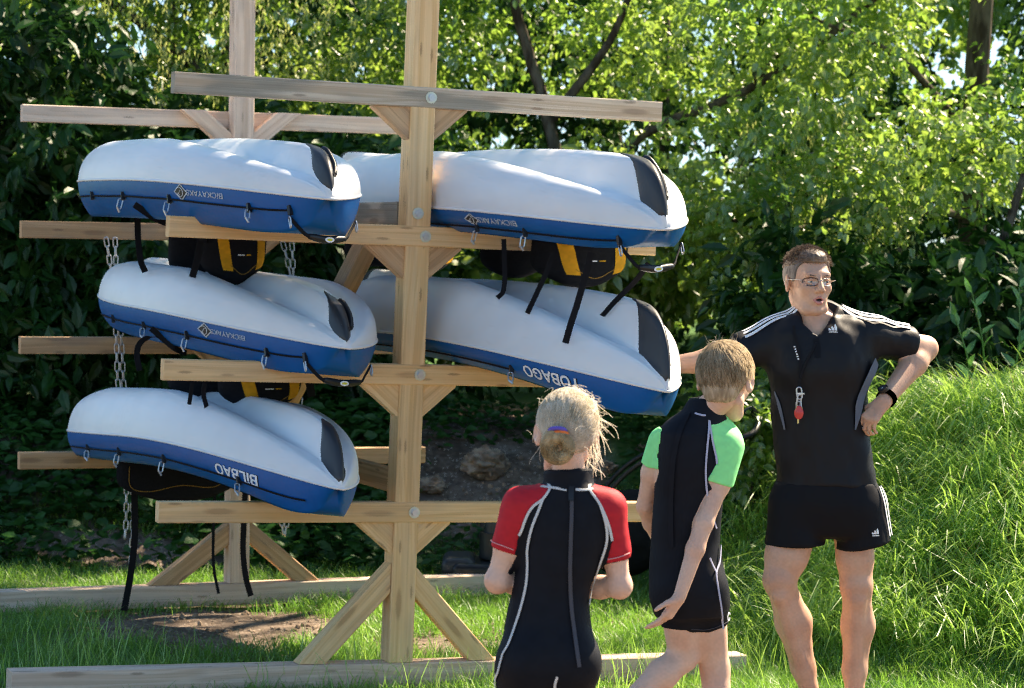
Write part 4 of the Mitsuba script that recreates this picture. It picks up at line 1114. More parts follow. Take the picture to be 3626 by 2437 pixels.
def surface_net(D):
    """Naive surface nets: one vertex in each cell that the surface crosses."""
    ins = D < 0
    n = np.array(D.shape)
    c = [ins[i:n[0] - 1 + i, j:n[1] - 1 + j, k:n[2] - 1 + k] for i, j, k in np.ndindex(2, 2, 2)]
    cnt = sum(x.astype(np.int8) for x in c)
    act = (cnt > 0) & (cnt < 8)
    idx = np.argwhere(act)
    num = np.full(act.shape, -1, np.int64)
    num[tuple(idx.T)] = np.arange(len(idx))
    V, W = np.zeros((len(idx), 3)), np.zeros(len(idx))
    cor = np.array(list(np.ndindex(2, 2, 2)))
    vals = np.stack([D[tuple((idx + o).T)] for o in cor], 1).astype(float)
    for a in range(8):
        for b in range(a + 1, 8):
            if np.abs(cor[a] - cor[b]).sum() != 1:
                continue
            va, vb = vals[:, a], vals[:, b]
            x = (va < 0) != (vb < 0)
            t = va / np.where(x, va - vb, 1)
            V += np.where(x[:, None], cor[a] + (cor[b] - cor[a]) * t[:, None], 0)
            W += x
    V = idx + V / W[:, None]
    F = []
    for axis in range(3):
        o1, o2 = (axis + 1) % 3, (axis + 2) % 3
        A, B = [slice(None)] * 3, [slice(None)] * 3
        A[axis], B[axis] = slice(0, -1), slice(1, None)
        x = ins[tuple(A)] != ins[tuple(B)]
        x[tuple(slice(0, 1) if i == o1 else slice(None) for i in range(3))] = False
        x[tuple(slice(0, 1) if i == o2 else slice(None) for i in range(3))] = False
        x[tuple(slice(-1, None) if i == o1 else slice(None) for i in range(3))] = False
        x[tuple(slice(-1, None) if i == o2 else slice(None) for i in range(3))] = False
        e = np.argwhere(x)
        if not len(e):
            continue
        u1, u2 = np.eye(3, dtype=int)[o1], np.eye(3, dtype=int)[o2]
        q = np.stack([num[tuple((e - u1 * i - u2 * j).T)] for i, j in ((0, 0), (1, 0), (1, 1), (0, 1))], 1)
        flip = ~ins[tuple(A)][tuple(e.T)]
        q[flip] = q[flip][:, ::-1]
        F.append(q)
    F = np.vstack(F)
    return V, quads(F)

def poly_sd(poly):
    """Signed distance to a polygon in the upright plane (x, z), carried straight through in depth."""
    P = np.asarray(poly, float)
    def fn(q):
        x = np.stack([q[..., 0], q[..., 2]], -1)
        d, s = np.full(x.shape[:-1], 9.0), np.zeros(x.shape[:-1], bool)
        for i in range(len(P)):
            a, b = P[i], P[(i + 1) % len(P)]
            e, w = b - a, x - a
            t = np.clip((w @ e) / (e @ e), 0, 1)
            d = np.minimum(d, np.linalg.norm(w - t[..., None] * e, axis=-1))
            c1 = (a[1] > x[..., 1]) != (b[1] > x[..., 1])
            with np.errstate(divide="ignore", invalid="ignore"):
                xi = a[0] + (x[..., 1] - a[1]) / (b[1] - a[1]) * e[0]
            s ^= c1 & (x[..., 0] < xi)
        return np.where(s, -d, d)
    return fn

def half(p0, n):
    p0, n = np.asarray(p0, float), unit(n)
    return lambda q: (q - p0) @ n

def drape(field, pts, direc, width, off=0.0015, n=8, thick=0.0015, tubes=False):
    """A ribbon laid on a field's surface: points move along direc until they meet it."""
    p = catmull(pts, n) if len(pts) > 2 else np.linspace(pts[0], pts[1], 14)
    d = unit(direc)
    p = p - d * 0.25
    hit = np.zeros(len(p))
    for _ in range(60):
        v = field(p + d * hit[:, None])
        hit += np.clip(v, -0.02, 0.02) * 0.7
    ok = hit < 0.55
    q = p + d * hit[:, None]
    nr = field.grad(q)
    q, nr = q[ok], nr[ok]
    q = q + nr * off
    if tubes:
        return tube(q, width / 2, 6)
    t = np.gradient(q, axis=0)
    t /= np.linalg.norm(t, axis=1, keepdims=True) + 1e-12
    return ribbon(q, width, np.cross(t, nr), thick)

def hand(F, wrist, fwd, back, thumb, size, curls, spread=0.12, k=0.006, thumb_out=0.8):
    """Palm, four fingers and a thumb; fwd runs from the wrist to the knuckles, back is the back of the hand, thumb the thumb's side; curls in radians per joint."""
    w, f = np.asarray(wrist, float), unit(fwd)
    b = unit(np.asarray(back, float) - f * (np.asarray(back, float) @ f))
    s = unit(np.asarray(thumb, float) - f * (np.asarray(thumb, float) @ f) - b * (np.asarray(thumb, float) @ b))
    S = size / 0.19
    for o, L in ((0.026, 0.088), (0.009, 0.092), (-0.009, 0.088), (-0.026, 0.080)):
        F.bone(w + s * o * 0.55 * S + f * 0.012 * S, w + f * L * S + s * o * S, 0.0165 * S, 0.0125 * S, k=0.014 * S)
    for i, (o, L0, L, r) in enumerate(((0.027, 0.088, (0.040, 0.025, 0.020), 0.0088), (0.009, 0.092, (0.044, 0.029, 0.021), 0.0090), (-0.009, 0.088, (0.041, 0.027, 0.020), 0.0086), (-0.026, 0.080, (0.032, 0.020, 0.018), 0.0078))):
        p = w + f * L0 * S + s * o * S
        d = unit(f + s * (o * spread / 0.02))
        c = curls[i] if np.ndim(curls[0]) else curls
        r = r * S
        for j in range(3):
            ca, sa = math.cos(c[j]), math.sin(c[j])
            bb = unit(b - d * (b @ d))
            d = unit(d * ca - bb * sa)
            e = p + d * L[j] * S
            F.bone(p, e, r * (1 - 0.06 * j), r * (0.94 - 0.08 * j), k=0.003 if j else k)
            b2 = unit(b - d * (b @ d)) if abs(b @ d) < 0.98 else b
            b, p = b if True else b2, e
        # the back direction turns with each finger, so start afresh for the next
    p = w + f * 0.022 * S + s * 0.020 * S
    d = unit(f * 0.75 + s * thumb_out - b * 0.25)
    F.bone(p, p + d * 0.042 * S, 0.0155 * S, 0.0115 * S, k=0.012 * S)
    p = p + d * 0.042 * S
    d = unit(d + f * 0.35)
    F.bone(p, p + d * 0.032 * S, 0.0105 * S, 0.0095 * S, k=0.004)
    F.bone(p + d * 0.032 * S, p + d * 0.032 * S + unit(d + f * 0.2) * 0.024 * S, 0.0095 * S, 0.0078 * S, k=0.004)

def head_axes(yaw, pitch=0.0, roll=0.0):
    """Rows: the head's own right-to-left x, forward, up, in world axes; yaw 0 faces the viewer (-y), positive turns towards +x; pitch bows."""
    f = np.array([math.sin(yaw), -math.cos(yaw), 0])
    x = np.array([math.cos(yaw), math.sin(yaw), 0])
    u = np.array([0, 0, 1.])
    f, u = f * math.cos(pitch) - u * math.sin(pitch), u * math.cos(pitch) + f * math.sin(pitch)
    x, u = x * math.cos(roll) + u * math.sin(roll), u * math.cos(roll) - x * math.sin(roll)
    return np.stack([x, f, u])

def head_field(c, A, s, child=False, mouth=0.0):
    F = Field()
    c = np.asarray(c, float)
    W = lambda x, y, z: c + s * (np.array([x, y, z]) @ A)
    F.ell(W(0, -0.014, 0.030), np.array([0.076, 0.098, 0.086]) * s, A, k=0)
    fw = 0.060
    F.ell(W(0, 0.034, -0.034), np.array([fw, 0.060, 0.082]) * s, A, k=0.03 * s)
    jr = 0.024 if child else 0.025
    for sg in (-1, 1):
        F.bone(W(sg * (fw - 0.018), 0.004, -0.066), W(sg * 0.030, 0.048, -0.100), jr * s, 0.022 * s, k=0.02 * s)
        F.ell(W(sg * 0.040, 0.060, -0.024), np.array([0.023, 0.024, 0.021]) * s, A, k=0.02 * s)
    F.bone(W(-0.028, 0.052, -0.102), W(0.028, 0.052, -0.102), 0.021 * s, 0.021 * s, k=0.02 * s)
    F.ell(W(0, 0.070, -0.106), np.array([0.022, 0.020, 0.017]) * s, A, k=0.018 * s)
    F.bone(W(-0.036, 0.078, 0.024), W(0.036, 0.078, 0.024), 0.0145 * s, 0.0145 * s, k=0.016 * s)
    F.ell(W(0, 0.072, -0.064), np.array([0.032, 0.022, 0.024]) * s, A, k=0.016 * s)
    for sg in (-1, 1):
        F.ell(W(sg * 0.0315, 0.100, 0.000), np.array([0.019, 0.017, 0.0125]) * s, A, k=0.010 * s, mode="sub")
    F.bone(W(0, 0.088, 0.016), W(0, 0.110, -0.028), 0.0085 * s, 0.0125 * s, k=0.010 * s)
    for sg in (-1, 1):
        F.ell(W(sg * 0.0125, 0.099, -0.034), np.array([0.0095, 0.012, 0.0085]) * s, A, k=0.006 * s)
    if mouth:
        F.ell(W(0, 0.099, -0.068), np.array([0.019, 0.020, 0.0085]) * s, A, k=0.004 * s, mode="sub")
    else:
        F.ell(W(0, 0.100, -0.066), np.array([0.022, 0.010, 0.002]) * s, A, k=0.003 * s, mode="sub")
    for sg in (-1, 1):
        E = head_axes(0) @ A
        tilt = np.array([[math.cos(0.35 * sg), -math.sin(0.35 * sg), 0], [math.sin(0.35 * sg), math.cos(0.35 * sg), 0], [0, 0, 1]]) @ A
        eo = 0.0095 if child else 0.0
        F.ell(W(sg * (0.079 + eo), -0.010, -0.006), np.array([0.009, 0.021, 0.034]) * s, tilt, k=0.008 * s)
        F.ell(W(sg * (0.088 + eo), -0.008, -0.002), np.array([0.007, 0.011, 0.020]) * s, tilt, k=0.005 * s, mode="sub")
    F.W, F.A, F.s, F.c = W, A, s, c
    return F

def skull_hair(F, off, line, k=0.7, amp=0.0):
    """Short hair: the skull's shape, a little larger, above a hairline given as (forward, height) pairs in head units."""
    W, A, s, c = F.W, F.A, F.s, F.c
    H = Field()
    H.ell(W(0, -0.014, 0.030), np.array([0.076 + off, 0.098 + off, 0.086 + off]) * s, A, k=0)
    L = np.asarray(sorted(line), float)
    def cut(p):
        q = (p - c) @ A.T / s
        return (np.interp(q[..., 1], L[:, 0], L[:, 1]) - q[..., 2]) * s * k
    H.clip(cut)
    return H

def hairs(roots, dirs, length, r, curl, rng, segs=6, toward=None, gravity=0.4, sides=3):
    """Many single hairs as one mesh of thin tapering tubes."""
    n = len(roots)
    t = np.linspace(0, 1, segs)
    L = np.broadcast_to(length, (n,))
    ph = rng.uniform(0, 6.28, (n, 1))
    a = np.cross(dirs, rng.normal(size=(n, 3)))
    a /= np.linalg.norm(a, axis=1, keepdims=True) + 1e-9
    b = np.cross(dirs, a)
    w = np.broadcast_to(curl, (n,))[:, None]
    fr = rng.uniform(2, 6, (n, 1))
    P = roots[:, None] + dirs[:, None] * (t[None] * L[:, None])[..., None] + np.array([0, 0, -1.]) * (gravity * L[:, None] * t[None] ** 2)[..., None]
    P = P + a[:, None] * (w * t * np.sin(fr * t + ph))[..., None] + b[:, None] * (w * t * np.cos(fr * t + ph) - w * t * np.cos(ph))[..., None]
    return strands(P, r, sides)

def strands(P, r, sides=3):
    n, m = P.shape[:2]
    T = np.gradient(P, axis=1)
    T /= np.linalg.norm(T, axis=2, keepdims=True) + 1e-12
    ref = np.where(np.abs(T[..., 2:]) < 0.9, [0, 0, 1.], [1., 0, 0])
    a = np.cross(T, ref)
    a /= np.linalg.norm(a, axis=2, keepdims=True) + 1e-12
    b = np.cross(T, a)
    rr = (np.broadcast_to(r, (n,))[:, None] * np.linspace(1, 0.45, m)[None])[..., None]
    ang = np.arange(sides) * 2 * np.pi / sides
    V = np.stack([P + rr * (math.cos(x) * a + math.sin(x) * b) for x in ang], 2).reshape(-1, 3)
    f0 = grid_faces(m, sides, True)[:, ::-1]
    return V, (f0[None] + (np.arange(n) * m * sides)[:, None, None]).reshape(-1, 3)

def skin_fn(base, red, freq=1.0):
    def fn(p, n, uv):
        a = fbm(p.x * 16, p.y * 16, p.z * 16, octaves=3)
        b = noise(p.x * 140, p.y * 140, p.z * 140)
        return mix(base, red, smoothstep(0.35, 0.75, a)) * (0.93 + 0.11 * b) * (0.97 + 0.06 * noise(p.x * 420, p.y * 420, p.z * 420))
    return fn
prin("skin_man", proc(skin_fn((0.56, 0.335, 0.225), (0.515, 0.285, 0.185))), 0.48, specular=0.4)
prin("skin_girl", proc(skin_fn((0.68, 0.45, 0.335), (0.64, 0.395, 0.285))), 0.48, specular=0.4)
prin("skin_boy", proc(skin_fn((0.65, 0.42, 0.295), (0.61, 0.365, 0.25))), 0.48, specular=0.4)
prin("lip", (0.46, 0.19, 0.155), 0.42)
prin("mouth_dark", (0.03, 0.010, 0.010), 0.6)
prin("tooth", (0.65, 0.60, 0.50), 0.3)
prin("eye_white", (0.46, 0.41, 0.37), 0.2)
prin("iris", (0.06, 0.075, 0.08), 0.15)
def hair_fn(c1, c2, s=1.0):
    def fn(p, n, uv):
        a = fbm(p.x * 150, p.y * 150, p.z * 26, octaves=2)
        b = fbm(p.x * 24, p.y * 24, p.z * 24, octaves=2)
        return mix(c1, c2, smoothstep(0.25, 0.75, 0.55 * a + 0.45 * b))
    return fn
prin("hair_man", proc(hair_fn((0.075, 0.048, 0.032), (0.21, 0.145, 0.10))), 0.55, two=True)
prin("hair_grey", proc(hair_fn((0.10, 0.078, 0.065), (0.25, 0.21, 0.18))), 0.6, two=True)
prin("hair_blond", proc(hair_fn((0.50, 0.43, 0.31), (0.80, 0.73, 0.60))), 0.42, two=True)
prin("hair_blond_dark", proc(hair_fn((0.25, 0.17, 0.075), (0.45, 0.33, 0.17))), 0.45, two=True)
prin("hair_brown", proc(hair_fn((0.21, 0.155, 0.09), (0.45, 0.355, 0.235))), 0.45, two=True)
for nm, c1, c2 in (("hair_blond_fine", (0.68, 0.61, 0.47), (0.90, 0.85, 0.75)), ("hair_brown_fine", (0.37, 0.29, 0.18), (0.64, 0.54, 0.39))):
    mat(nm, {"type": "principledthin", "base_color": proc(hair_fn(c1, c2)), "roughness": 0.32, "diff_trans": 1.1, "spec_trans": 0.0, "eta": 1.55})
def neo_fn(p, n, uv):
    return mi.Color3f(0.0058, 0.0070, 0.0110) * (0.75 + 0.5 * fbm(p.x * 40, p.y * 40, p.z * 40, octaves=3))
prin("neoprene_black", proc(neo_fn), 0.66, specular=0.15)
def red_fn(p, n, uv):
    return mi.Color3f(0.44, 0.013, 0.022) * (0.86 + 0.28 * fbm(p.x * 70, p.y * 70, p.z * 70, octaves=3))
prin("neoprene_red", proc(red_fn), 0.68, specular=0.25)
def green_fn(p, n, uv):
    return mi.Color3f(0.27, 0.80, 0.28) * (0.9 + 0.2 * fbm(p.x * 70, p.y * 70, p.z * 70, octaves=3))
prin("neoprene_green", proc(green_fn), 0.68, specular=0.25)
prin("piping_pale", (0.56, 0.56, 0.54), 0.7, two=True, specular=0.2)
prin("piping_lilac", (0.42, 0.42, 0.52), 0.7, two=True, specular=0.2)
prin("thread_pink", (0.62, 0.30, 0.30), 0.8)
prin("thread_dark", (0.05, 0.05, 0.06), 0.8, two=True)
def shirt_fn(p, n, uv):
    w = noise(p.x * 800, p.y * 800, p.z * 800)
    return mi.Color3f(0.0066, 0.0070, 0.0095) * (0.8 + 0.4 * w)
prin("shirt_black", proc(shirt_fn), 0.55, specular=0.22)
prin("shirt_fold", proc(shirt_fn), 0.8, two=True, specular=0.1)
prin("shorts_black", (0.0052, 0.0055, 0.0078), 0.62, specular=0.14)
prin("cloth_grey", (0.115, 0.135, 0.17), 0.75, two=True, specular=0.2)
prin("stripe_white", (0.72, 0.74, 0.76), 0.7, two=True, specular=0.2)
prin("metal_rim", (0.62, 0.60, 0.55), 0.3, metallic=0.7)
prin("whistle_red", (0.55, 0.055, 0.05), 0.4)
prin("brass", (0.62, 0.50, 0.22), 0.35, metallic=0.8)
prin("tie_purple", (0.12, 0.08, 0.42), 0.7)
prin("tie_orange", (0.75, 0.16, 0.02), 0.7)
mat("lens_glass", {"type": "thindielectric", "int_ior": 1.5})

def dump_face(t, F, blink=0.0, iris_dx=0.0):
    """Eyes, brows and lips of a head."""
    W, A, s = F.W, F.A, F.s
    for sg in (-1, 1):
        e = trimesh.creation.icosphere(subdivisions=3, radius=0.0125 * s)
        e.apply_translation(W(sg * 0.0315, 0.0795, 0.0))
        k = put("eye", e, "eye_white", t, smooth=True)
        i = trimesh.creation.icosphere(subdivisions=2, radius=0.0062 * s)
        i.apply_translation(W(sg * 0.0315 + iris_dx, 0.0872, -0.001))
        put("iris", i, "iris", k, smooth=True)
        lid = Field()
        lid.bone(W(sg * 0.0185, 0.083, 0.0045), W(sg * 0.0315, 0.0905, 0.0066), 0.0042 * s, 0.0052 * s, k=0)
        lid.bone(W(sg * 0.0315, 0.0905, 0.0066), W(sg * 0.047, 0.080, 0.0030), 0.0052 * s, 0.0040 * s, k=0.004)
        lid.bone(W(sg * 0.0195, 0.083, -0.0050), W(sg * 0.0315, 0.0885, -0.0088), 0.0034 * s, 0.0042 * s, k=0.002)
        lid.bone(W(sg * 0.0315, 0.0885, -0.0088), W(sg * 0.046, 0.079, -0.0045), 0.0042 * s, 0.0034 * s, k=0.004)
        put("eyelid", lid.mesh(0.0016), F.skin, k, smooth=True)
        br = Field()
        br.bone(W(sg * 0.014, 0.0915, 0.0190), W(sg * 0.034, 0.0915, 0.0225), 0.0030 * s, 0.0032 * s, k=0, sq=(A[2], 0.8))
        br.bone(W(sg * 0.034, 0.0915, 0.0225), W(sg * 0.051, 0.079, 0.0190), 0.0032 * s, 0.0020 * s, k=0.004, sq=(A[2], 0.8))
        put("eyebrow", br.mesh(0.0016), F.hair, t, smooth=True)

# ---------------- the girl, seen from behind
GY = 7.0
g = thing("person", "girl with a blond bun seen from behind in a black wetsuit with red sleeves", "person")
GA = head_axes(math.pi + 0.22, 0.08, 0.0)
gc = np.array((0.1514, 7.0000, 1.2403))
GH = head_field(gc, GA, 0.915, child=True)
GH.skin, GH.hair = "skin_girl", "hair_blond"
X = lambda xz, y=0.0: np.array([xz[0], GY + y, xz[1]])
B = Field()
torso = [(1.1079, 0.1652, 0.0, 0.045, 0.045), (1.0841, 0.1540, 0.005, 0.105, 0.062), (1.0463, 0.1491, 0.01, 0.128, 0.078), (0.9816, 0.1483, 0.012, 0.126, 0.088), (0.8990, 0.1421, 0.012, 0.109, 0.085),
         (0.8159, 0.1206, 0.010, 0.099, 0.078), (0.7568, 0.1150, 0.006, 0.106, 0.082), (0.6801, 0.1157, 0.0, 0.116, 0.094), (0.5972, 0.1106, 0.0, 0.124, 0.098), (0.5677, 0.1101, 0.0, 0.110, 0.09)]
torso = [(z, x, GY + dy, w, d) for z, x, dy, w, d in torso]
def girl_core(F, o=0.0):
    F.loft([(z, x, y, w + o, d + o) for z, x, y, w, d in torso], yaw=-0.12, p=2.25, k=0)
    hipL, hipR = X((0.0598, 0.6079)), X((0.1750, 0.6106))
    for hp, kn, an in ((hipL, X((0.015, 0.36), 0.0), X((0.0, 0.06), 0.02)), (hipR, X((0.165, 0.36), -0.01), X((0.175, 0.06), 0.02))):
        F.bone(hp, kn, 0.068 + o, 0.050 + o, k=0.035)
        F.bone(kn, kn * 0.65 + an * 0.35, 0.050 + o, 0.049 + o, k=0.02)
        F.bone(kn * 0.65 + an * 0.35, an, 0.049 + o, 0.034 + o, k=0.02)
        F.ell(hp + [0.005, -0.045, 0.02], [0.068 + o, 0.062 + o, 0.068 + o], k=0.04)
    for sg, sh, el in ((-1, X((0.0318, 1.0435)), X((-0.0244, 0.8396), 0.01)), (1, X((0.2677, 1.0397)), X((0.3034, 0.8332), 0.01))):
        F.bone(sh, sh * 0.45 + el * 0.55, 0.042 + o, 0.036 + o, k=0.035)
        F.bone(sh * 0.45 + el * 0.55, el, 0.034 + o * 0.6, 0.0285 + o * 0.4, k=0.015)
    return F
girl_core(B)
for sg, el, wr, kn in ((-1, X((-0.0244, 0.8396), 0.01), X((0.0926, 0.8094), 0.13), 0), (1, X((0.3034, 0.8332), 0.01), X((0.1798, 0.7996), 0.13), 0)):
    B.ell(el + [0, -0.004, -0.006], [0.031, 0.030, 0.031], k=0.02)
    B.bone(el, el * 0.6 + wr * 0.4, 0.029, 0.030, k=0.015)
    B.bone(el * 0.6 + wr * 0.4, wr, 0.030, 0.021, k=0.015)
    hand(B, wr, [-sg * 0.55, 0.8, 0.1], [0, 0.5, 0.85], [0, 0.7, -0.4], 0.145, (0.35, 0.5, 0.4))
for an in ((0.0, 0.06), (0.175, 0.06)):
    a = X(an, 0.02)
    B.bone(a + [0, -0.03, -0.03], a + [-0.02, 0.11, -0.045], 0.030, 0.022, k=0.02, sq=((0, 0, 1), 0.75))
B.bone(gc + 0.915 * (np.array([0, -0.012, -0.06]) @ GA), X((0.1632, 1.0937), 0.005), 0.042, 0.046, k=0.02)
hm = GH.mesh(0.003)
put("body", join([B.mesh(0.0053), hm]), "skin_girl", g, smooth=True)
dump_face(g, GH)
# suit
SU = girl_core(Field(), 0.005)
SU.bone(X((0.1613, 1.0748), 0.008), X((0.1582, 1.1524), 0.010), 0.070, 0.066, k=0.018)
SU.clip(poly_sd([(0.0907, 1.1343), (0.1198, 1.1409), (0.1876, 1.1484), (0.2253, 1.1422), (0.2311, 1.0977), (0.3305, 1.0624), (0.4027, 0.9935), (0.3309, 0.9070), (0.2621, 0.8912), (0.2584, 0.7543), (0.40, 0.55), (0.40, 0.10), (-0.25, 0.10), (-0.25, 0.55), (-0.0610, 0.7467), (0.0268, 0.9092), (-0.0500, 0.9309), (-0.1139, 1.0048), (0.0787, 1.0964)]))
put("wetsuit", SU.mesh(0.0053, noise_amp=0.0022, noise_s=(14, 14, 9)), "neoprene_black", g, smooth=True)
rag_l = [(0.1031, 1.1064), (0.1093, 1.0924), (0.0912, 1.0650), (0.0658, 1.0444), (0.0500, 1.0181), (0.0369, 0.9789), (0.0302, 0.9658)]
rag_r = [(0.2156, 1.1067), (0.2148, 1.0926), (0.2391, 1.0602), (0.2563, 1.0277), (0.2701, 0.9903), (0.2780, 0.9576)]
SL = girl_core(Field(), 0.0072)
SL.clip(poly_sd(rag_l + [(0.0221, 0.9114), (-0.0500, 0.9309), (-0.1257, 1.0045), (-0.0117, 1.1484), (0.0826, 1.1271)]))
put("sleeve", SL.mesh(0.0045, noise_amp=0.003, noise_s=(12, 12, 16)), "neoprene_red", g, smooth=True)
SR = girl_core(Field(), 0.0072)
SR.clip(poly_sd(rag_r + [(0.2620, 0.8924), (0.3344, 0.9082), (0.4027, 0.9935), (0.3282, 1.1564), (0.2350, 1.1307)]))
put("sleeve", SR.mesh(0.0045, noise_amp=0.003, noise_s=(12, 12, 16)), "neoprene_red", g, smooth=True)
ALL = girl_core(Field(), 0.0078)
up = lambda pts: [X(p) for p in pts]
for pts in (rag_l, rag_r, [(0.0869, 1.0966), (0.1209, 1.0951), (0.1539, 1.0911)], [(0.1773, 1.0929), (0.2008, 1.0922), (0.2241, 1.0951)],
            [(0.0912, 1.0638), (0.0802, 1.0329), (0.0637, 0.9855), (0.0544, 0.9322), (0.0556, 0.8851), (0.0532, 0.8379), (0.0427, 0.7846), (0.0275, 0.7311), (0.0110, 0.6835), (-0.0048, 0.6536)],
            [(0.2415, 1.0579), (0.2567, 1.0136), (0.2636, 0.9725), (0.2597, 0.9371), (0.2435, 0.8837), (0.2285, 0.8244), (0.2213, 0.7829)],
            [(-0.0048, 0.6536), (-0.0154, 0.6061), (-0.0225, 0.5586), (0.0, 0.42), (-0.02, 0.30)], [(0.1399, 0.6027), (0.1345, 0.5801), (0.1307, 0.5445), (0.085, 0.45)]):
    put("piping", drape(ALL, up(pts), (0, 1, 0), 0.0070, 0.0018, thick=0.0016), "piping_pale", g, smooth=True)
for pts in ([(-0.0433, 0.9441), (-0.0161, 0.9376), (0.0170, 0.9266)], [(0.2675, 0.9066), (0.2967, 0.9132), (0.3270, 0.9234)]):
    put("stitching", drape(ALL, up(pts), (0, 1, 0), 0.0026, 0.0005, tubes=True), "thread_pink", g)
zp = [(0.1668, 1.0903), (0.1681, 1.0350), (0.1675, 0.9644), (0.1675, 0.8701), (0.1718, 0.7877), (0.1818, 0.7171), (0.1968, 0.6300)]
put("zip_cord", drape(ALL, up(zp), (0, 1, 0), 0.010, 0.004, thick=0.003), "thread_dark", g)
put("zip_pull", drape(ALL, up([(0.1666, 1.0985), (0.1659, 1.0797), (0.1663, 1.0632)]), (0, 1, 0), 0.014, 0.006, thick=0.006), "plastic_black", g)
# hair: a combed shell, strands drawn to the bun, flyaways in the sun
rh = np.random.default_rng(31)
hs = skull_hair(GH, 0.010, [(-0.12, -0.035), (-0.08, -0.040), (-0.04, -0.030), (-0.015, 0.010), (0.02, 0.012), (0.05, 0.03), (0.085, 0.05)])
put("hair", hs.mesh(0.0035, noise_amp=0.0012, noise_s=(60, 60, 20)), "hair_blond", g, smooth=True)
bun = np.array((0.1286, 7.0000, 1.2151)) + [0.0, -0.100, 0.0]
def on_skull(d, off):
    """Points of the hair's surface in head directions d."""
    r = np.array([0.076, 0.098, 0.086]) + off
    d = d / np.linalg.norm(d / r, axis=-1, keepdims=True)
    return gc + 0.915 * ((d + np.array([0, -0.014, 0.030])) @ GA)
tgt = ((bun - gc) @ GA.T) / 0.915 - np.array([0, -0.014, 0.030])
n = 1500
d0 = rh.normal(size=(n, 3))
d0[:, 2] = np.abs(d0[:, 2]) * 1.1 - 0.45
d0[:, 1] = d0[:, 1] * 0.8 + 0.1
d0 /= np.linalg.norm(d0, axis=1, keepdims=True)
t = np.linspace(0, 1, 10)[None, :, None]
path = d0[:, None] * (1 - t) + unit(tgt)[None, None] * t + 0.05 * rh.normal(size=(n, 1, 3)) * np.sin(np.pi * t)
P = on_skull(path, 0.0115 + 0.004 * rh.uniform(size=(n, 1, 1)))
put("hair_strands", strands(P, 0.0011), "hair_blond_fine", g, smooth=True, kind="stuff")
n = 120
d0 = rh.normal(size=(n, 3)) * [1.0, 0.7, 0.9]
d0[:, 2] += 0.15
d0[: n * 2 // 3, 0] = -np.abs(d0[: n * 2 // 3, 0]) if (GA[0] @ [1, 0, 0]) < 0 else np.abs(d0[: n * 2 // 3, 0])
d0 /= np.linalg.norm(d0, axis=1, keepdims=True)
rt = on_skull(d0, 0.010)
od = (d0 * [1, 0.6, 1]) @ GA
od = od + np.array([0, 0, 0.15]) + rh.normal(0, 0.35, (n, 3))
od /= np.linalg.norm(od, axis=1, keepdims=True)
put("flyaway_hair", hairs(rt, od, rh.uniform(0.012, 0.038, n), 0.0005, rh.uniform(0.008, 0.026, n), rh, segs=14, gravity=0.55), "hair_blond_fine", g, smooth=True, kind="stuff")
# loose locks at the ears and nape
lk = []
for x0, z0, x1, z1, m in ((1356, 960, 1378, 1050, 26), (1360, 1000, 1366, 1068, 26), (1350, 940, 1390, 1000, 12), (1228, 960, 1218, 1000, 8), (1226, 1000, 1216, 1035, 8)):
    pass
for (a, b, m) in (((0.2160, 7.0000, 1.2829), (0.2385, 7.0000, 1.1778), 14), ((0.2209, 7.0000, 1.2243), (0.2275, 7.0000, 1.1470), 13), ((0.2166, 7.0000, 1.3064), (0.2615, 7.0000, 1.2429), 8), ((0.0816, 7.0000, 1.2680), (0.0757, 7.0000, 1.2209), 6), ((0.0851, 7.0000, 1.2211), (0.0766, 7.0000, 1.1810), 6), ((0.2080, 7.0000, 1.1771), (0.2442, 7.0000, 1.1356), 5)):
    a, b = np.array(a), np.array(b)
    r0 = a + rh.normal(0, [0.005, 0.02, 0.010], (m, 3)) + [0, 0.01, 0]
    d = (b - a) + rh.normal(0, 0.013, (m, 3))
    L = np.linalg.norm(d, axis=1)
    lk.append(hairs(r0, d / L[:, None], L, 0.0010, rh.uniform(0.004, 0.014, m), rh, segs=12, gravity=0.05))
put("loose_locks", join(lk), "hair_blond_fine", g, smooth=True, kind="stuff")
ang = np.linspace(0, 2 * np.pi * 1.35, 40)
cen = np.stack([0.031 * np.cos(ang + 1.9) * (1 - 0.3 * ang / 8), -0.010 - 0.010 * np.sin(ang / 2.7), -0.006 + 0.033 * np.sin(ang + 1.9) * (1 - 0.3 * ang / 8)], 1) + bun
bt = tube(cen, 0.0200 - 0.005 * np.sin(ang / 2.7) + 0.0025 * np.sin(2.3 * ang), 14)
put("bun", bt, "hair_blond_dark", g, smooth=True)
bs = []
for i in range(150):
    ph, rr_ = rh.uniform(0, 6.28), 0.0208 * rh.uniform(0.92, 1.04)
    tt_ = np.gradient(cen, axis=0)
    tt_ /= np.linalg.norm(tt_, axis=1, keepdims=True)
    na = np.cross(tt_, [0, 1, 0.01])
    na /= np.linalg.norm(na, axis=1, keepdims=True)
    nb = np.cross(tt_, na)
    tw = ph + 0.5 * ang
    bs.append(cen + (rr_ - 0.004 * np.sin(ang / 2.7))[:, None] * (np.cos(tw)[:, None] * na + np.sin(tw)[:, None] * nb))
put("bun_strands", strands(np.array(bs), 0.0010), "hair_blond_dark", g, smooth=True, kind="stuff")
for m_, z, x in (("tie_purple", 0.036, -0.004), ("tie_orange", 0.026, 0.002)):
    a = np.linspace(-0.2, np.pi + 0.2, 14)
    arc = np.stack([bun[0] + x + 0.021 * np.cos(a), bun[1] - 0.013 - 0.012 * np.sin(a), bun[2] + z + 0.008 * np.sin(a)], 1)
    put("hair_tie", tube(arc, 0.0055, 8), m_, g, smooth=True)

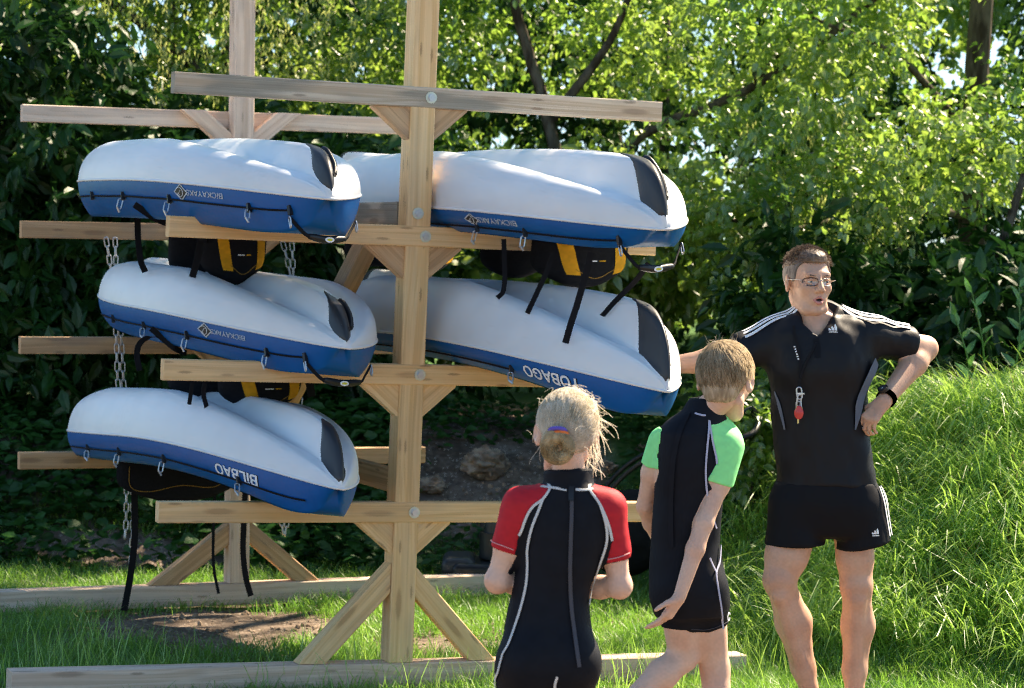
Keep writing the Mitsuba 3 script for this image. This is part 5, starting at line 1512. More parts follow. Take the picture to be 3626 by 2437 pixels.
# ---------------- the boy, walking, head turned away to the right
BY = 8.3
b_ = thing("person", "fair-haired boy from behind in a black shorty wetsuit with bright green sleeves", "person")
bYaw = math.pi - 0.52
BA = head_axes(math.pi - 0.40, 0.22, 0.0)
bc = np.array((0.6779, 8.3000, 1.3239))
BHs = 0.95
BH = head_field(bc, BA, BHs, child=True)
BH.skin, BH.hair = "skin_boy", "hair_brown"
X = lambda xz, y=0.0: np.array([xz[0], BY + y, xz[1]])
tor = [(1.2291, 0.6068, 0.0, 0.048, 0.048), (1.1913, 0.5967, 0.0, 0.105, 0.065), (1.1522, 0.5950, 0.0, 0.128, 0.082), (1.0545, 0.5836, 0.0, 0.122, 0.095), (0.9287, 0.5702, 0.0, 0.104, 0.088), (0.8169, 0.5648, 0.0, 0.104, 0.086),
       (0.7192, 0.5687, 0.0, 0.112, 0.098), (0.6215, 0.5782, 0.0, 0.116, 0.100), (0.5796, 0.5821, 0.0, 0.100, 0.09)]
tor = [(z, x, BY + dy, w, d) for z, x, dy, w, d in tor]
kneeL, kneeR = X((0.5662, 0.4392), 0.02), X((0.6732, 0.3997), 0.06)
def boy_core(F, o=0.0, arms=True):
    F.loft([(z, x, y, w + o, d + o) for z, x, y, w, d in tor], yaw=0.42, p=2.25, k=0)
    F.bone(X((0.5504, 0.6209), -0.01), kneeL, 0.066 + o, 0.044 + o * 0.6, k=0.035)
    F.bone(X((0.6325, 0.6228), 0.03), kneeR, 0.068 + o, 0.045 + o * 0.6, k=0.035)
    F.ell(X((0.5453, 0.6557), -0.045), [0.066 + o, 0.062 + o, 0.07 + o], k=0.04)
    F.ell(X((0.6218, 0.6575), -0.030), [0.066 + o, 0.062 + o, 0.07 + o], k=0.04)
    F.bone(X((0.6876, 1.1154), -0.02), X((0.6601, 1.0005), -0.05), 0.043 + o, 0.037 + o, k=0.035)
    F.bone(X((0.4873, 1.1218), 0.04), X((0.4565, 1.0236), 0.06), 0.040 + o, 0.035 + o, k=0.035)
    return F
B = boy_core(Field())
elR = X((0.6132, 0.8808), -0.10)
wrR = X((0.5397, 0.6556), -0.16)
B.bone(X((0.6601, 1.0005), -0.05), elR, 0.034, 0.029, k=0.015)
B.bone(elR, elR * 0.65 + wrR * 0.35, 0.029, 0.0285, k=0.015)
B.bone(elR * 0.65 + wrR * 0.35, wrR, 0.0285, 0.020, k=0.015)
hand(B, wrR, [-0.50, -0.10, -0.80], [0.75, -0.55, -0.45], [-0.85, -0.2, 0.35], 0.152, ((0.15, 0.25, 0.2), (0.25, 0.35, 0.25), (0.35, 0.45, 0.3), (0.45, 0.5, 0.35)), spread=0.2)
elL = X((0.4399, 0.9116), 0.09)
wrL = X((0.5005, 0.7707), 0.22)
B.bone(X((0.4565, 1.0236), 0.06), elL, 0.033, 0.028, k=0.015)
B.bone(elL, elL * 0.6 + wrL * 0.4, 0.028, 0.029, k=0.015)
B.bone(elL * 0.6 + wrL * 0.4, wrL, 0.029, 0.020, k=0.015)
hand(B, wrL, [0.5, 0.5, -0.6], [-0.6, 0.3, 0.3], [0.3, 0.6, 0.5], 0.150, (0.3, 0.45, 0.35))
ankL, ankR = X((0.3870, 0.3060), -0.10), X((0.70, 0.055), 0.02)
B.bone(kneeL, kneeL * 0.62 + ankL * 0.38, 0.045, 0.048, k=0.02)
B.bone(kneeL * 0.62 + ankL * 0.38, ankL, 0.048, 0.030, k=0.02)
B.bone(ankL, ankL + [-0.08, 0.0, -0.09], 0.030, 0.022, k=0.02)
B.bone(kneeR, kneeR * 0.62 + ankR * 0.38 + [0.0, -0.015, 0], 0.046, 0.047, k=0.02)
B.bone(kneeR * 0.62 + ankR * 0.38 + [0.0, -0.015, 0], ankR, 0.047, 0.030, k=0.02)
B.bone(ankR + [-0.02, -0.03, -0.025], ankR + [0.09, 0.09, -0.035], 0.030, 0.022, k=0.02, sq=((0, 0, 1), 0.75))
B.bone(bc + BHs * (np.array([0, -0.02, -0.06]) @ BA), X((0.6072, 1.2152)), 0.044, 0.048, k=0.02)
put("body", join([B.mesh(0.0053), BH.mesh(0.003)]), "skin_boy", b_, smooth=True)
dump_face(b_, BH)
SU = boy_core(Field(), 0.006)
SU.bone(X((0.6036, 1.1942), 0.0), X((0.6363, 1.2715), 0.015), 0.068, 0.064, k=0.018)
body_poly = [(0.5402, 1.2289), (0.5670, 1.2657), (0.6127, 1.2696), (0.6814, 1.2461), (0.6781, 1.2127), (0.7759, 1.1426), (0.7781, 1.0591), (0.7020, 0.9931), (0.6208, 1.0163), (0.7278, 0.8626), (0.7498, 0.5584), (0.7152, 0.5492), (0.6420, 0.5251), (0.5834, 0.5293), (0.5720, 0.5374), (0.4856, 0.5382), (0.4254, 0.7158), (0.4642, 0.9959), (0.4727, 1.0435), (0.4393, 1.0427), (0.4148, 1.1341), (0.4824, 1.2053)]
SU.clip(poly_sd(body_poly))
put("wetsuit", SU.mesh(0.0053, noise_amp=0.003, noise_s=(12, 12, 10)), "neoprene_black", b_, smooth=True)
rag_r = [(0.6237, 1.2197), (0.6260, 1.1878), (0.6342, 1.1392), (0.6466, 1.0908), (0.6500, 1.0672)]
S2 = boy_core(Field(), 0.0085)
S2.clip(poly_sd(rag_r + [(0.6208, 1.0149), (0.7021, 0.9918), (0.8059, 1.0597), (0.8010, 1.2406), (0.6622, 1.2373)]))
put("sleeve", S2.mesh(0.0045, noise_amp=0.003, noise_s=(12, 12, 16)), "neoprene_green", b_, smooth=True)
rag_l = [(0.4778, 1.1704), (0.4745, 1.1355), (0.4674, 1.0866), (0.4713, 1.0421)]
S3 = boy_core(Field(), 0.0085)
S3.clip(poly_sd(rag_l + [(0.4394, 1.0413), (0.3884, 1.0777), (0.4272, 1.1900)]))
put("sleeve", S3.mesh(0.0045), "neoprene_green", b_, smooth=True)
ALL = boy_core(Field(), 0.009)
up = lambda pts: [X(p) for p in pts]
for pts in (rag_r, [(0.6237, 1.2197), (0.6222, 1.1738), (0.6169, 1.1110), (0.6142, 1.0552), (0.6184, 0.9995), (0.6314, 0.9301), (0.6555, 0.8609)], [(0.6736, 0.8055), (0.6693, 0.7565), (0.6577, 0.7241), (0.6630, 0.6795), (0.6792, 0.5959), (0.6891, 0.5374)],
            [(0.6356, 0.7697), (0.6460, 0.7462), (0.6577, 0.7241)], [(0.5792, 1.2215), (0.6044, 1.2165), (0.6251, 1.2198)]):
    put("piping", drape(ALL, up(pts), (0, 1, 0), 0.0062, 0.0030, thick=0.0016), "piping_lilac", b_, smooth=True)
put("zip_flap", drape(ALL, up([(0.5681, 1.2212), (0.5472, 1.1720), (0.5335, 1.1090), (0.5260, 1.0252), (0.5247, 0.9136), (0.5290, 0.8021)]), (0.15, 1, 0), 0.016, 0.003, thick=0.004), "neoprene_black", b_)
put("stitching", drape(ALL, up([(0.5859, 0.5405), (0.6389, 0.5362), (0.7108, 0.5603)]), (0, 1, 0), 0.0022, 0.0005, tubes=True), "thread_dark", b_)
m = meshkit.text_mesh("C", 0.026, 0.0015, bold=True)
pc = drape(ALL, [X((0.6992, 0.5768)), X((0.7019, 0.5797))], (0, 1, 0), 0.003)
o_ = pc.vertices.mean(0)
nn = unit(ALL.grad(o_[None])[0] * [1, 1, 0])
put("print_letter", orient(m, o_ + nn * 0.003 - ZX * 0.013 - np.cross(ZX, nn) * 0.010, np.cross(ZX, nn), ZX), "print_white", b_)
rh = np.random.default_rng(32)
hs = skull_hair(BH, 0.012, [(-0.12, -0.082), (-0.06, -0.084), (-0.036, -0.070), (-0.022, 0.000), (0.015, 0.006), (0.03, -0.01), (0.05, 0.035), (0.085, 0.05)])
hs.ops.insert(1, Field().ell(BH.W(0, -0.046, -0.036), np.array([0.060, 0.053, 0.060]) * BHs, BA, k=0.02).ops[0])
put("hair", hs.mesh(0.0035, noise_amp=0.003, noise_s=(55, 55, 14)), "hair_brown", b_, smooth=True)
n = 2300
d0 = rh.normal(size=(n, 3))
d0[:, 2] = np.abs(d0[:, 2])
d0 /= np.linalg.norm(d0, axis=1, keepdims=True)
crown = unit([0.15, -0.45, 0.9])
t = np.linspace(0, 1, 8)[None, :, None]
az = rh.uniform(0, 6.28, n)
s0 = rh.uniform(0.02, 0.95, n)
e1 = unit(np.cross(crown, [0, 1, 0.2]))
e2 = np.cross(crown, e1)
rad = (np.cos(az)[:, None] * e1 + np.sin(az)[:, None] * e2)
th = (s0[:, None] * 1.62 + np.linspace(0, 0.62, 8)[None] * rh.uniform(0.6, 1.1, (n, 1)))
path = np.cos(th)[..., None] * crown + np.sin(th)[..., None] * (rad[:, None] + 0.12 * rh.normal(size=(n, 1, 3)) * t)
r = np.array([0.076, 0.098, 0.086]) + 0.0125 + 0.006 * rh.uniform(size=(n, 1, 1)) + 0.004 * t
path = path / np.linalg.norm(path / r, axis=-1, keepdims=True)
lowz = np.array([0, -0.014, 0.030])
ok = (path[:, -1] + lowz)[:, 2] > np.interp((path[:, -1] + lowz)[:, 1], [-0.12, -0.034, -0.020, 0.02, 0.05, 0.085], [-0.098, -0.082, 0.0, 0.0, 0.03, 0.05])
P = bc + BHs * ((path[ok] + lowz) @ BA)
put("hair_strands", strands(P, 0.0013), "hair_brown_fine", b_, smooth=True, kind="stuff")
n = 40
d0 = unit(crown) + rh.normal(0, 0.45, (n, 3))
d0 /= np.linalg.norm(d0, axis=1, keepdims=True)
r0 = d0 / np.linalg.norm(d0 / np.array([0.088, 0.110, 0.098]), axis=1, keepdims=True)
put("stray_hairs", hairs(bc + BHs * ((r0 + lowz) @ BA), unit(d0.mean(0)) @ BA + rh.normal(0, 0.6, (n, 3)), rh.uniform(0.012, 0.03, n), 0.0009, 0.003, rh, gravity=0.2), "hair_brown", b_, smooth=True, kind="stuff")

# ---------------- the man with a hand on his hip
MY = 9.5
m_ = thing("person", "man in glasses, black sports shirt and shorts, one hand on his hip, speaking", "person")
MA = head_axes(0.34, -0.03, 0.0)
MS = 0.985
mc = np.array((1.0646, 9.5000, 1.6312))
MH = head_field(mc, MA, MS, mouth=1.0)
MH.skin, MH.hair = "skin_man", "hair_man"
X = lambda xz, y=0.0: np.array([xz[0], MY + y, xz[1]])
shR, shL = X((0.9574, 1.4285), 0.01), X((1.3035, 1.4367), 0.01)
elR, wrR = X((0.7661, 1.3382), -0.02), X((0.5663, 1.3207), -0.04)
elL, wrL = X((1.5143, 1.3956), 0.12), X((1.3386, 1.2085), -0.085)
mt = [(1.5145, 1.1012, 0.0, 0.060, 0.060), (1.4848, 1.1179, 0.01, 0.150, 0.085), (1.4372, 1.1224, 0.01, 0.190, 0.112), (1.3179, 1.1194, 0.0, 0.186, 0.128), (1.2224, 1.1189, 0.0, 0.156, 0.116), (1.1269, 1.1215, 0.0, 0.147, 0.108), (0.9998, 1.1378, 0.0, 0.157, 0.108), (0.9044, 1.1500, 0.0, 0.166, 0.110), (0.7767, 1.1536, 0.0, 0.172, 0.112), (0.7209, 1.1583, 0.0, 0.160, 0.10)]
mt = [(z, x, MY + dy, w, d) for z, x, dy, w, d in mt]
knR, knL = X((0.9845, 0.5521), -0.05), X((1.2703, 0.5365), 0.0)
anR, anL = X((1.1346, 0.0844), 0.06), X((1.2815, 0.0831), 0.04)
B = Field()
B.loft([(z, x, y, w - 0.016 * (z < 1.49), d - 0.016 * (z < 1.49)) for z, x, y, w, d in mt if z > 0.7609], yaw=0.05, p=2.3, k=0)
for sh, el, wr in ((shR, elR, wrR), (shL, elL, wrL)):
    B.bone(sh, el * 0.5 + sh * 0.5, 0.062, 0.055, k=0.05)
    B.bone(el * 0.5 + sh * 0.5, el, 0.055, 0.043, k=0.03)
    B.bone(el, el * 0.72 + wr * 0.28, 0.044, 0.047, k=0.02)
    B.bone(el * 0.72 + wr * 0.28, wr, 0.047, 0.0285, k=0.02)
for hp, kn, an, fx, t0, t1, c0 in ((X((1.0431, 0.7422)), knR, anR, -0.03, 0.088, 0.074, 0.063), (X((1.2531, 0.7472)), knL, anL, 0.03, 0.080, 0.063, 0.058)):
    B.bone(hp, hp * 0.45 + kn * 0.55, t0, t1, k=0.04)
    B.bone(hp * 0.45 + kn * 0.55, kn, t1, 0.057, k=0.03)
    B.ell(kn + [0, -0.030, 0.0], [0.040, 0.034, 0.048], k=0.015)
    B.ell(kn + [0.0, -0.045, -0.052], [0.022, 0.018, 0.026], k=0.015)
    cf = kn * 0.66 + an * 0.34 + [0.012, 0.03, 0]
    B.bone(kn, cf, 0.050, c0, k=0.03)
    B.bone(cf, kn * 0.30 + an * 0.70 + [0, 0.012, 0], c0, 0.042, k=0.03)
    B.bone(kn * 0.30 + an * 0.70 + [0, 0.012, 0], an, 0.040, 0.033, k=0.03)
    B.bone(kn + [0, -0.03, -0.05], an + [0, -0.01, 0], 0.028, 0.021, k=0.02)
    B.bone(an + [0, 0.03, -0.045], an + [fx, -0.15, -0.06], 0.036, 0.028, k=0.025, sq=((0, 0, 1), 0.75))
hand(B, wrL, [-0.60, -0.22, -0.72], [-0.50, -0.72, 0.45], [-0.55, 0.55, 0.5], 0.180, ((0.75, 0.45, 0.3), (0.85, 0.6, 0.4), (0.75, 0.8, 0.5), (0.55, 0.8, 0.5)), spread=0.18)
hand(B, wrR, [-0.9, 0.2, -0.15], [0.1, 0.3, 0.95], [0.0, -1.0, 0.2], 0.185, (0.3, 0.4, 0.3))
B.bone(mc + MS * (np.array([0, -0.022, -0.05]) @ MA), X((1.1052, 1.4845), 0.01), 0.060, 0.066, k=0.03)
B.bone(mc + MS * (np.array([-0.03, 0.02, -0.08]) @ MA), X((1.0835, 1.4633), -0.06), 0.022, 0.016, k=0.03)
B.bone(mc + MS * (np.array([0.035, 0.01, -0.08]) @ MA), X((1.0994, 1.4637), -0.06), 0.020, 0.016, k=0.03)
put("body", join([B.mesh(0.0058), MH.mesh(0.0026)]), "skin_man", m_, smooth=True)
dump_face(m_, MH, iris_dx=0.001)
W, A_ = MH.W, MH.A
lf = Field()
lf.bone(W(-0.020, 0.089, -0.0665), W(-0.004, 0.0975, -0.0585), 0.0032, 0.0045, k=0)
lf.bone(W(0.020, 0.089, -0.0665), W(0.004, 0.0975, -0.0585), 0.0032, 0.0045, k=0.003)
lf.bone(W(-0.020, 0.089, -0.068), W(-0.006, 0.096, -0.0785), 0.0032, 0.0058, k=0.003)
lf.bone(W(0.020, 0.089, -0.068), W(0.006, 0.096, -0.0785), 0.0032, 0.0058, k=0.003)
lf.bone(W(-0.006, 0.096, -0.0785), W(0.006, 0.096, -0.0785), 0.0058, 0.0058, k=0.003)
lp = put("lips", lf.mesh(0.0014), "lip", m_, smooth=True)
mo = Field()
mo.ell(W(0, 0.081, -0.069), [0.017, 0.012, 0.0085], A_, k=0)
put("mouth", mo.mesh(0.0018), "mouth_dark", lp, smooth=True)
te = Field()
te.bone(W(-0.011, 0.0855, -0.0625), W(0.011, 0.0855, -0.0625), 0.0032, 0.0032, k=0, sq=(A_[2], 1.1))
put("teeth", te.mesh(0.0015), "tooth", lp, smooth=True)
hs = skull_hair(MH, 0.0075, [(-0.12, -0.040), (-0.07, -0.045), (-0.035, -0.030), (-0.016, 0.010), (0.012, 0.012), (0.022, -0.005), (0.034, 0.012), (0.040, 0.050), (0.06, 0.078), (0.085, 0.074)])
hs.clip(lambda p: (((p - mc) @ MA.T / MS)[..., 2] - 0.072) * MS)
put("hair_sides", hs.mesh(0.003, noise_amp=0.0012, noise_s=(120, 120, 60)), "hair_grey", m_, smooth=True)
hs = skull_hair(MH, 0.0105, [(-0.12, 0.045), (0.03, 0.060), (0.045, 0.066), (0.075, 0.075), (0.085, 0.072)])
hs.ell(MH.W(0, 0.030, 0.088), np.array([0.052, 0.058, 0.030]) * MS, MA, k=0.015)
put("hair_top", hs.mesh(0.0028, noise_amp=0.0036, noise_s=(95, 95, 60)), "hair_man", m_, smooth=True)
rh = np.random.default_rng(33)
n = 2600
d0 = rh.normal(size=(n, 3)) * [0.75, 0.75, 0.1] + [0, 0.05, 1.0]
d0 /= np.linalg.norm(d0, axis=1, keepdims=True)
r0 = d0 / np.linalg.norm(d0 / np.array([0.086, 0.108, 0.097]), axis=1, keepdims=True) + np.array([0, -0.014, 0.030])
dd = d0 + np.array([0, 0.9, 0.1]) + rh.normal(0, 0.3, (n, 3))
dd /= np.linalg.norm(dd, axis=1, keepdims=True)
put("hair_strands", hairs(mc + MS * (r0 @ MA), dd @ MA, rh.uniform(0.010, 0.020, n), 0.0008, 0.002, rh, segs=4, gravity=0.12), "hair_man", m_, smooth=True, kind="stuff")
# shirt
def shirt_core(F, o):
    rows = [(z, x, y, w + o + 0.010, d + o + 0.008) for z, x, y, w, d in mt if z > 0.8965 - 0.002]
    rows = [(z, x, y, max(w, 0.171 + o) if z < 1.15 else w, d) for z, x, y, w, d in rows]
    rows.append((rows[-1][0] - 0.02, rows[-1][1], MY, 0.198 + o, 0.125 + o))
    F.loft(rows, yaw=0.05, p=2.35, k=0)
    for sh, el, t1 in ((shR, elR, 0.80), (shL, elL, 0.72)):
        F.bone(X((1.1014, 1.5050), 0.02), sh + [0, 0.005, 0.006], 0.062 + o, 0.054 + o, k=0.04)
        F.bone(sh + [0, 0, 0.0], sh * (1 - t1) + el * t1, 0.059 + o, 0.066 + o, k=0.05)
    return F
ST = shirt_core(Field(), 0.004)
hl_, hr_ = half(shL * 0.33 + elL * 0.67, elL - shL), half(shR * 0.30 + elR * 0.70, elR - shR)
ST.clip(lambda q: np.minimum(hl_(q), q[..., 0] - (shL[0] + 0.06)))
ST.clip(lambda q: np.minimum(hr_(q), (shR[0] - 0.06) - q[..., 0]))
ST.clip(lambda q: (0.8949 + 0.006 * np.sin(q[..., 0] * 12) - q[..., 2]))
neck_v = poly_sd([(1.0207, 1.5539), (1.1825, 1.5578), (1.1370, 1.4836), (1.0923, 1.4349), (1.0744, 1.4504), (1.0418, 1.4814)])
ST.clip(lambda q: -np.maximum(neck_v(q), q[..., 1] - (MY - 0.02)))
put("shirt", ST.mesh(0.0058, noise_amp=0.017, noise_s=(11, 9, 5)), "shirt_black", m_, smooth=True)
SA = shirt_core(Field(), 0.0085)
# three stripes over each shoulder and sleeve
for sh, el, nk, t1 in ((shR, elR, X((1.0377, 1.5130), 0.02), 0.69), (shL, elL, X((1.1899, 1.5230), 0.02), 0.665)):
    for j, off in enumerate((-0.062, -0.040, -0.018)):
        e = sh * (1 - t1) + el * t1
        pts = [nk + [0, off + 0.01, 0.03], (nk + sh) / 2 + [0, off, 0.06], sh + [0, off, 0.09], (sh + e) / 2 + [0, off, 0.09], e + [0, off, 0.09]]
        put("stripe", drape(SA, pts, (0, 0.35, -1), 0.0115, 0.002, n=9), "stripe_white", m_)
for pts in ([(1.3123, 1.3511), (1.2763, 1.2739), (1.2527, 1.2096), (1.2448, 1.1537), (1.2366, 1.1057)],):
    q = drape(SA, [X(p) for p in pts], (0, 1, 0), 0.030, 0.0015, n=10)
    put("side_panel", drape(SA, [X(p) for p in pts], (0, 1, 0), np.interp(np.linspace(0, 1, 41), [0, 0.25, 0.6, 1.0], [0.040, 0.040, 0.034, 0.004]), 0.0015, n=10), "cloth_grey", m_)
put("side_panel", drape(SA, [X(p) for p in ((0.9500, 1.2343), (0.9622, 1.1948), (0.9747, 1.1473), (0.9855, 1.0998))], (0, 1, 0), np.interp(np.linspace(0, 1, 25), [0, 0.4, 1.0], [0.006, 0.016, 0.006]), 0.0015, n=8), "cloth_grey", m_)
# collar and placket
nc_ = np.array((1.1032, 9.5350, 1.5296))
for sg in (-1, 1):
    th = np.radians(np.linspace(-4, 146, 40))
    out = np.stack([sg * np.sin(th), np.cos(th), 0 * th], 1)
    deg = np.degrees(th)
    rt_ = np.interp(deg, [0, 90, 146], [0.070, 0.069, 0.066])
    zt_ = np.interp(deg, [0, 60, 100, 146], [0.020, 0.014, -0.006, -0.050])
    do_ = np.interp(deg, [0, 90, 146], [0.018, 0.027, 0.020])
    dz_ = np.interp(deg, [0, 60, 120, 146], [0.034, 0.038, 0.046, 0.034])
    T_ = nc_ + out * rt_[:, None] + ZX * zt_[:, None]
    rows = [T_ - out * 0.003 - ZX * 0.03, T_ - out * 0.002, T_ + ZX * 0.003 + out * 0.003, T_ + out * (do_ * 0.45)[:, None] - ZX * (dz_ * 0.3)[:, None], T_ + out * do_[:, None] - ZX * dz_[:, None], T_ + out * (do_ - 0.004)[:, None] - ZX * (dz_ + 0.001)[:, None], T_ + out * 0.002 - ZX * 0.012]
    G_ = np.stack(rows, 1)
    cm = trimesh.Trimesh(G_.reshape(-1, 3), grid_faces(len(th), len(rows), True), process=False)
    if cm.volume < 0:
        cm.invert()
    put("collar", cm, "shirt_fold", m_, smooth=50)
put("placket", drape(SA, [X((1.0844, 1.4315)), X((1.0884, 1.4046)), X((1.0911, 1.3617))], (0, 1, 0), 0.022, 0.001), "shorts_black", m_)
def chest_mark(name, field, o, w):
    """The three slanted bars of the maker's mark, and the small bar of lettering under them."""
    from shapely.geometry import Polygon
    ms = []
    for i, (x0, h) in enumerate(((-0.9, 0.42), (-0.32, 0.85), (0.26, 1.30))):
        ms.append(trimesh.creation.extrude_polygon(Polygon([(x0, 0), (x0 + 0.46, 0), (x0 + 0.46, max(0.0, h * 0.45)), (x0 + 0.13 + 0.0, h), (x0 - 0.05, h * 0.8)]), 0.08, engine="earcut"))
    tx_ = meshkit.text_mesh("adidas", 0.28, 0.08, bold=True)
    tx_.apply_scale([1.7 / np.ptp(tx_.vertices[:, 0]), 1, 1])
    tx_.apply_translation([-0.9, -0.42, 0])
    m = join(ms + [tx_])
    m.apply_scale(w / 1.8)
    d = drape(field, [o, o + [0.002, 0, 0]], (0, 1, 0), 0.003)
    c = d.vertices.mean(0)
    n = unit(field.grad(c[None])[0] * [1, 1, 0.5])
    return orient(m, c + n * 0.004, np.cross(ZX, n), unit(ZX - n * n[2]))
put("chest_mark", chest_mark("m", SA, X((1.1456, 1.4584)), 0.034), "print_white", m_)
# shorts
def shorts_core(F, o):
    zt = 0.9108
    F.loft([(zt + 0.02, 1.1496, MY, 0.172 + o, 0.112 + o), (zt - 0.03, 1.1507, MY, 0.192 + o, 0.122 + o), (zt - 0.08, 1.1521, MY, 0.206 + o, 0.128 + o), (zt - 0.13, 1.1535, MY, 0.206 + o, 0.122 + o), (zt - 0.190, 1.1615, MY, 0.190 + o, 0.105 + o), (zt - 0.205, 1.1619, MY, 0.17 + o, 0.085 + o)], p=2.5, k=0)
    F.bone(X((1.0472, 0.8221), -0.01), X((1.0381, 0.5182), -0.02), 0.098 + o, 0.124 + o, k=0.015)
    F.bone(X((1.2700, 0.8274), 0.0), X((1.3104, 0.5246), -0.01), 0.094 + o, 0.112 + o, k=0.015)
    return F
SH = shorts_core(Field(), 0.0)
SH.clip(poly_sd([(0.8604, 0.9007), (1.4330, 0.9143), (1.4388, 0.7164), (1.3930, 0.7025), (1.2839, 0.6728), (1.2205, 0.6617), (1.1806, 0.6655), (1.1650, 0.7099), (1.1483, 0.6792), (0.9238, 0.6754), (0.8665, 0.6741)]))
put("shorts", SH.mesh(0.0058, noise_amp=0.010, noise_s=(7, 6, 5)), "shorts_black", m_, smooth=True)
SB = shorts_core(Field(), 0.006)
for a, b in (((1.3220, 0.8989), (1.3622, 0.7210)), ((1.3348, 0.8992), (1.3765, 0.7229)), ((1.3460, 0.8963), (1.3875, 0.7264))):
    put("stripe", drape(SB, [X(a), X(((a[0] + b[0]) / 2 + 0.002, (a[1] + b[1]) / 2)), X(b)], (-0.25, 1, 0), 0.0075, 0.003, n=12), "stripe_white", m_)
put("hip_mark", chest_mark("m", SB, X((1.3173, 0.7327)), 0.030), "print_white", m_)

# worn and hung things
gl = thing("glasses", "thin rimmed glasses on the man's face", "glasses")
for sg in (-1, 1):
    a = np.linspace(0, 2 * np.pi, 33)
    rim = np.array([W(sg * 0.033 + 0.0235 * np.sign(math.cos(x)) * abs(math.cos(x)) ** 0.7, 0.104 - 0.010 * (sg * 0.033 + 0.0235 * math.cos(x)) ** 2 / 0.0009, -0.002 + 0.0145 * np.sign(math.sin(x)) * abs(math.sin(x)) ** 0.75) for x in a])
    k = put("rim", tube(rim, 0.0012, 6, cap=False), "metal_rim", gl, smooth=True)
    cen = rim[:-1].mean(0)
    V = np.vstack([rim[:-1], cen])
    put("lens", trimesh.Trimesh(V, [[i, (i + 1) % 32, 32] for i in range(32)], process=False), "lens_glass", k)
    put("temple_arm", tube(catmull([rim[0] if sg > 0 else rim[16], W(sg * 0.070, 0.080, 0.004), W(sg * 0.083, 0.030, 0.006), W(sg * 0.086, -0.008, 0.006), W(sg * 0.083, -0.028, -0.012)], 6), 0.0012, 6), "metal_rim", gl, smooth=True)
put("bridge", tube(catmull([W(-0.0105, 0.104, 0.002), W(0, 0.1065, 0.0045), W(0.0105, 0.104, 0.002)], 5), 0.0011, 6), "metal_rim", gl, smooth=True)
wt = thing("watch", "black sports watch on the man's wrist", "watch")
fw_ = unit(wrL - elL)
wp = wrL - fw_ * 0.022
sd_ = unit(np.cross(fw_, [0, 1, 0]))
dp = np.cross(fw_, sd_)
a = np.linspace(0, 2 * np.pi, 37)
rg = np.array([wp + 0.0345 * (math.cos(x) * sd_ + math.sin(x) * dp) for x in a])
put("strap", ribbon(rg, 0.022, fw_, 0.004), "plastic_black", wt, smooth=50)
fd = unit(np.array([-0.55, -0.6, 0.55]) - fw_ * (np.array([-0.55, -0.6, 0.55]) @ fw_))
cs = trimesh.creation.cylinder(radius=0.0195, height=0.011, sections=28)
put("case", orient(cs, wp + fd * 0.040, fw_, np.cross(fd, fw_)), "plastic_black", wt, smooth=40)
dl = trimesh.creation.cylinder(radius=0.0135, height=0.001, sections=24)
put("dial", orient(dl, wp + fd * 0.0462, fw_, np.cross(fd, fw_)), "plastic_dark", wt)
hd = trimesh.creation.box([0.008, 0.0015, 0.001])
put("hand", orient(hd, wp + fd * 0.0470 + fw_ * 0.003, fw_, np.cross(fd, fw_)), "print_white", wt)
ln = thing("lanyard", "black neck cord with a red whistle hanging on the man's chest", "lanyard")
cord = [(1.0038, 9.3800, 1.4745), (1.0102, 9.3700, 1.4311), (1.0233, 9.3600, 1.3691), (1.0304, 9.3550, 1.3225), (1.0285, 9.3550, 1.2754), (1.0263, 9.3550, 1.2440)]
put("cord", ribbon(catmull(cord, 7), 0.010, (1, 0, 0), 0.002), "webbing_black", ln)
put("cord", ribbon(catmull([(1.0964, 9.3850, 1.4357), (1.0698, 9.3600, 1.3859), (1.0423, 9.3520, 1.3307), (1.0310, 9.3520, 1.2882)], 7), 0.008, (1, 0, 0), 0.002), "webbing_black", ln)
for i in range(6):
    f = i / 5
    put("print", orient(trimesh.creation.box([0.006, 0.0045, 0.001]), np.array((1.0073, 9.3640, 1.3999)) * (1 - f) + np.array((1.0209, 9.3560, 1.3567)) * f + [0, -0.003, 0], (1, 0, 0.25), (0, 0, 1)), "print_white", ln)
for i, (x, z) in enumerate(((0, 0.0), (0, -0.026), (0, -0.05))):
    put("clip", orient(LINK, np.array((1.0275, 9.3500, 1.2349)) + [x, 0, z], (0.12 * (-1) ** i, 0, -1), (1, 0.6 * (i % 2), 0)), "zinc", ln, smooth=True)
put("knot", orient(trimesh.creation.box([0.006, 0.03, 0.006]), np.array((1.0304, 9.3470, 1.2336)), (0, 0, 1), (1, 0, 0.1)), "zinc", ln)
wv = Field()
wc = np.array((1.0274, 9.3450, 1.1632))
wv.ell(wc, [0.0165, 0.010, 0.022], k=0)
wv.bone(wc + [0, 0, 0.005], wc + [0, 0, 0.018], 0.013, 0.0095, k=0.008)
put("whistle", wv.mesh(0.0018), "whistle_red", ln, smooth=True)
put("mouthpiece", orient(trimesh.creation.cylinder(radius=0.0038, height=0.016, sections=12), wc + [-0.002, 0, -0.028], (1, 0, 0), (0, 1, 0)), "brass", ln, smooth=40)
put("rivet", orient(trimesh.creation.cylinder(radius=0.0045, height=0.024, sections=12), wc + [0, 0, 0.019], (0, 0, 1), (0, 1, 0)), "brass", ln, smooth=40)
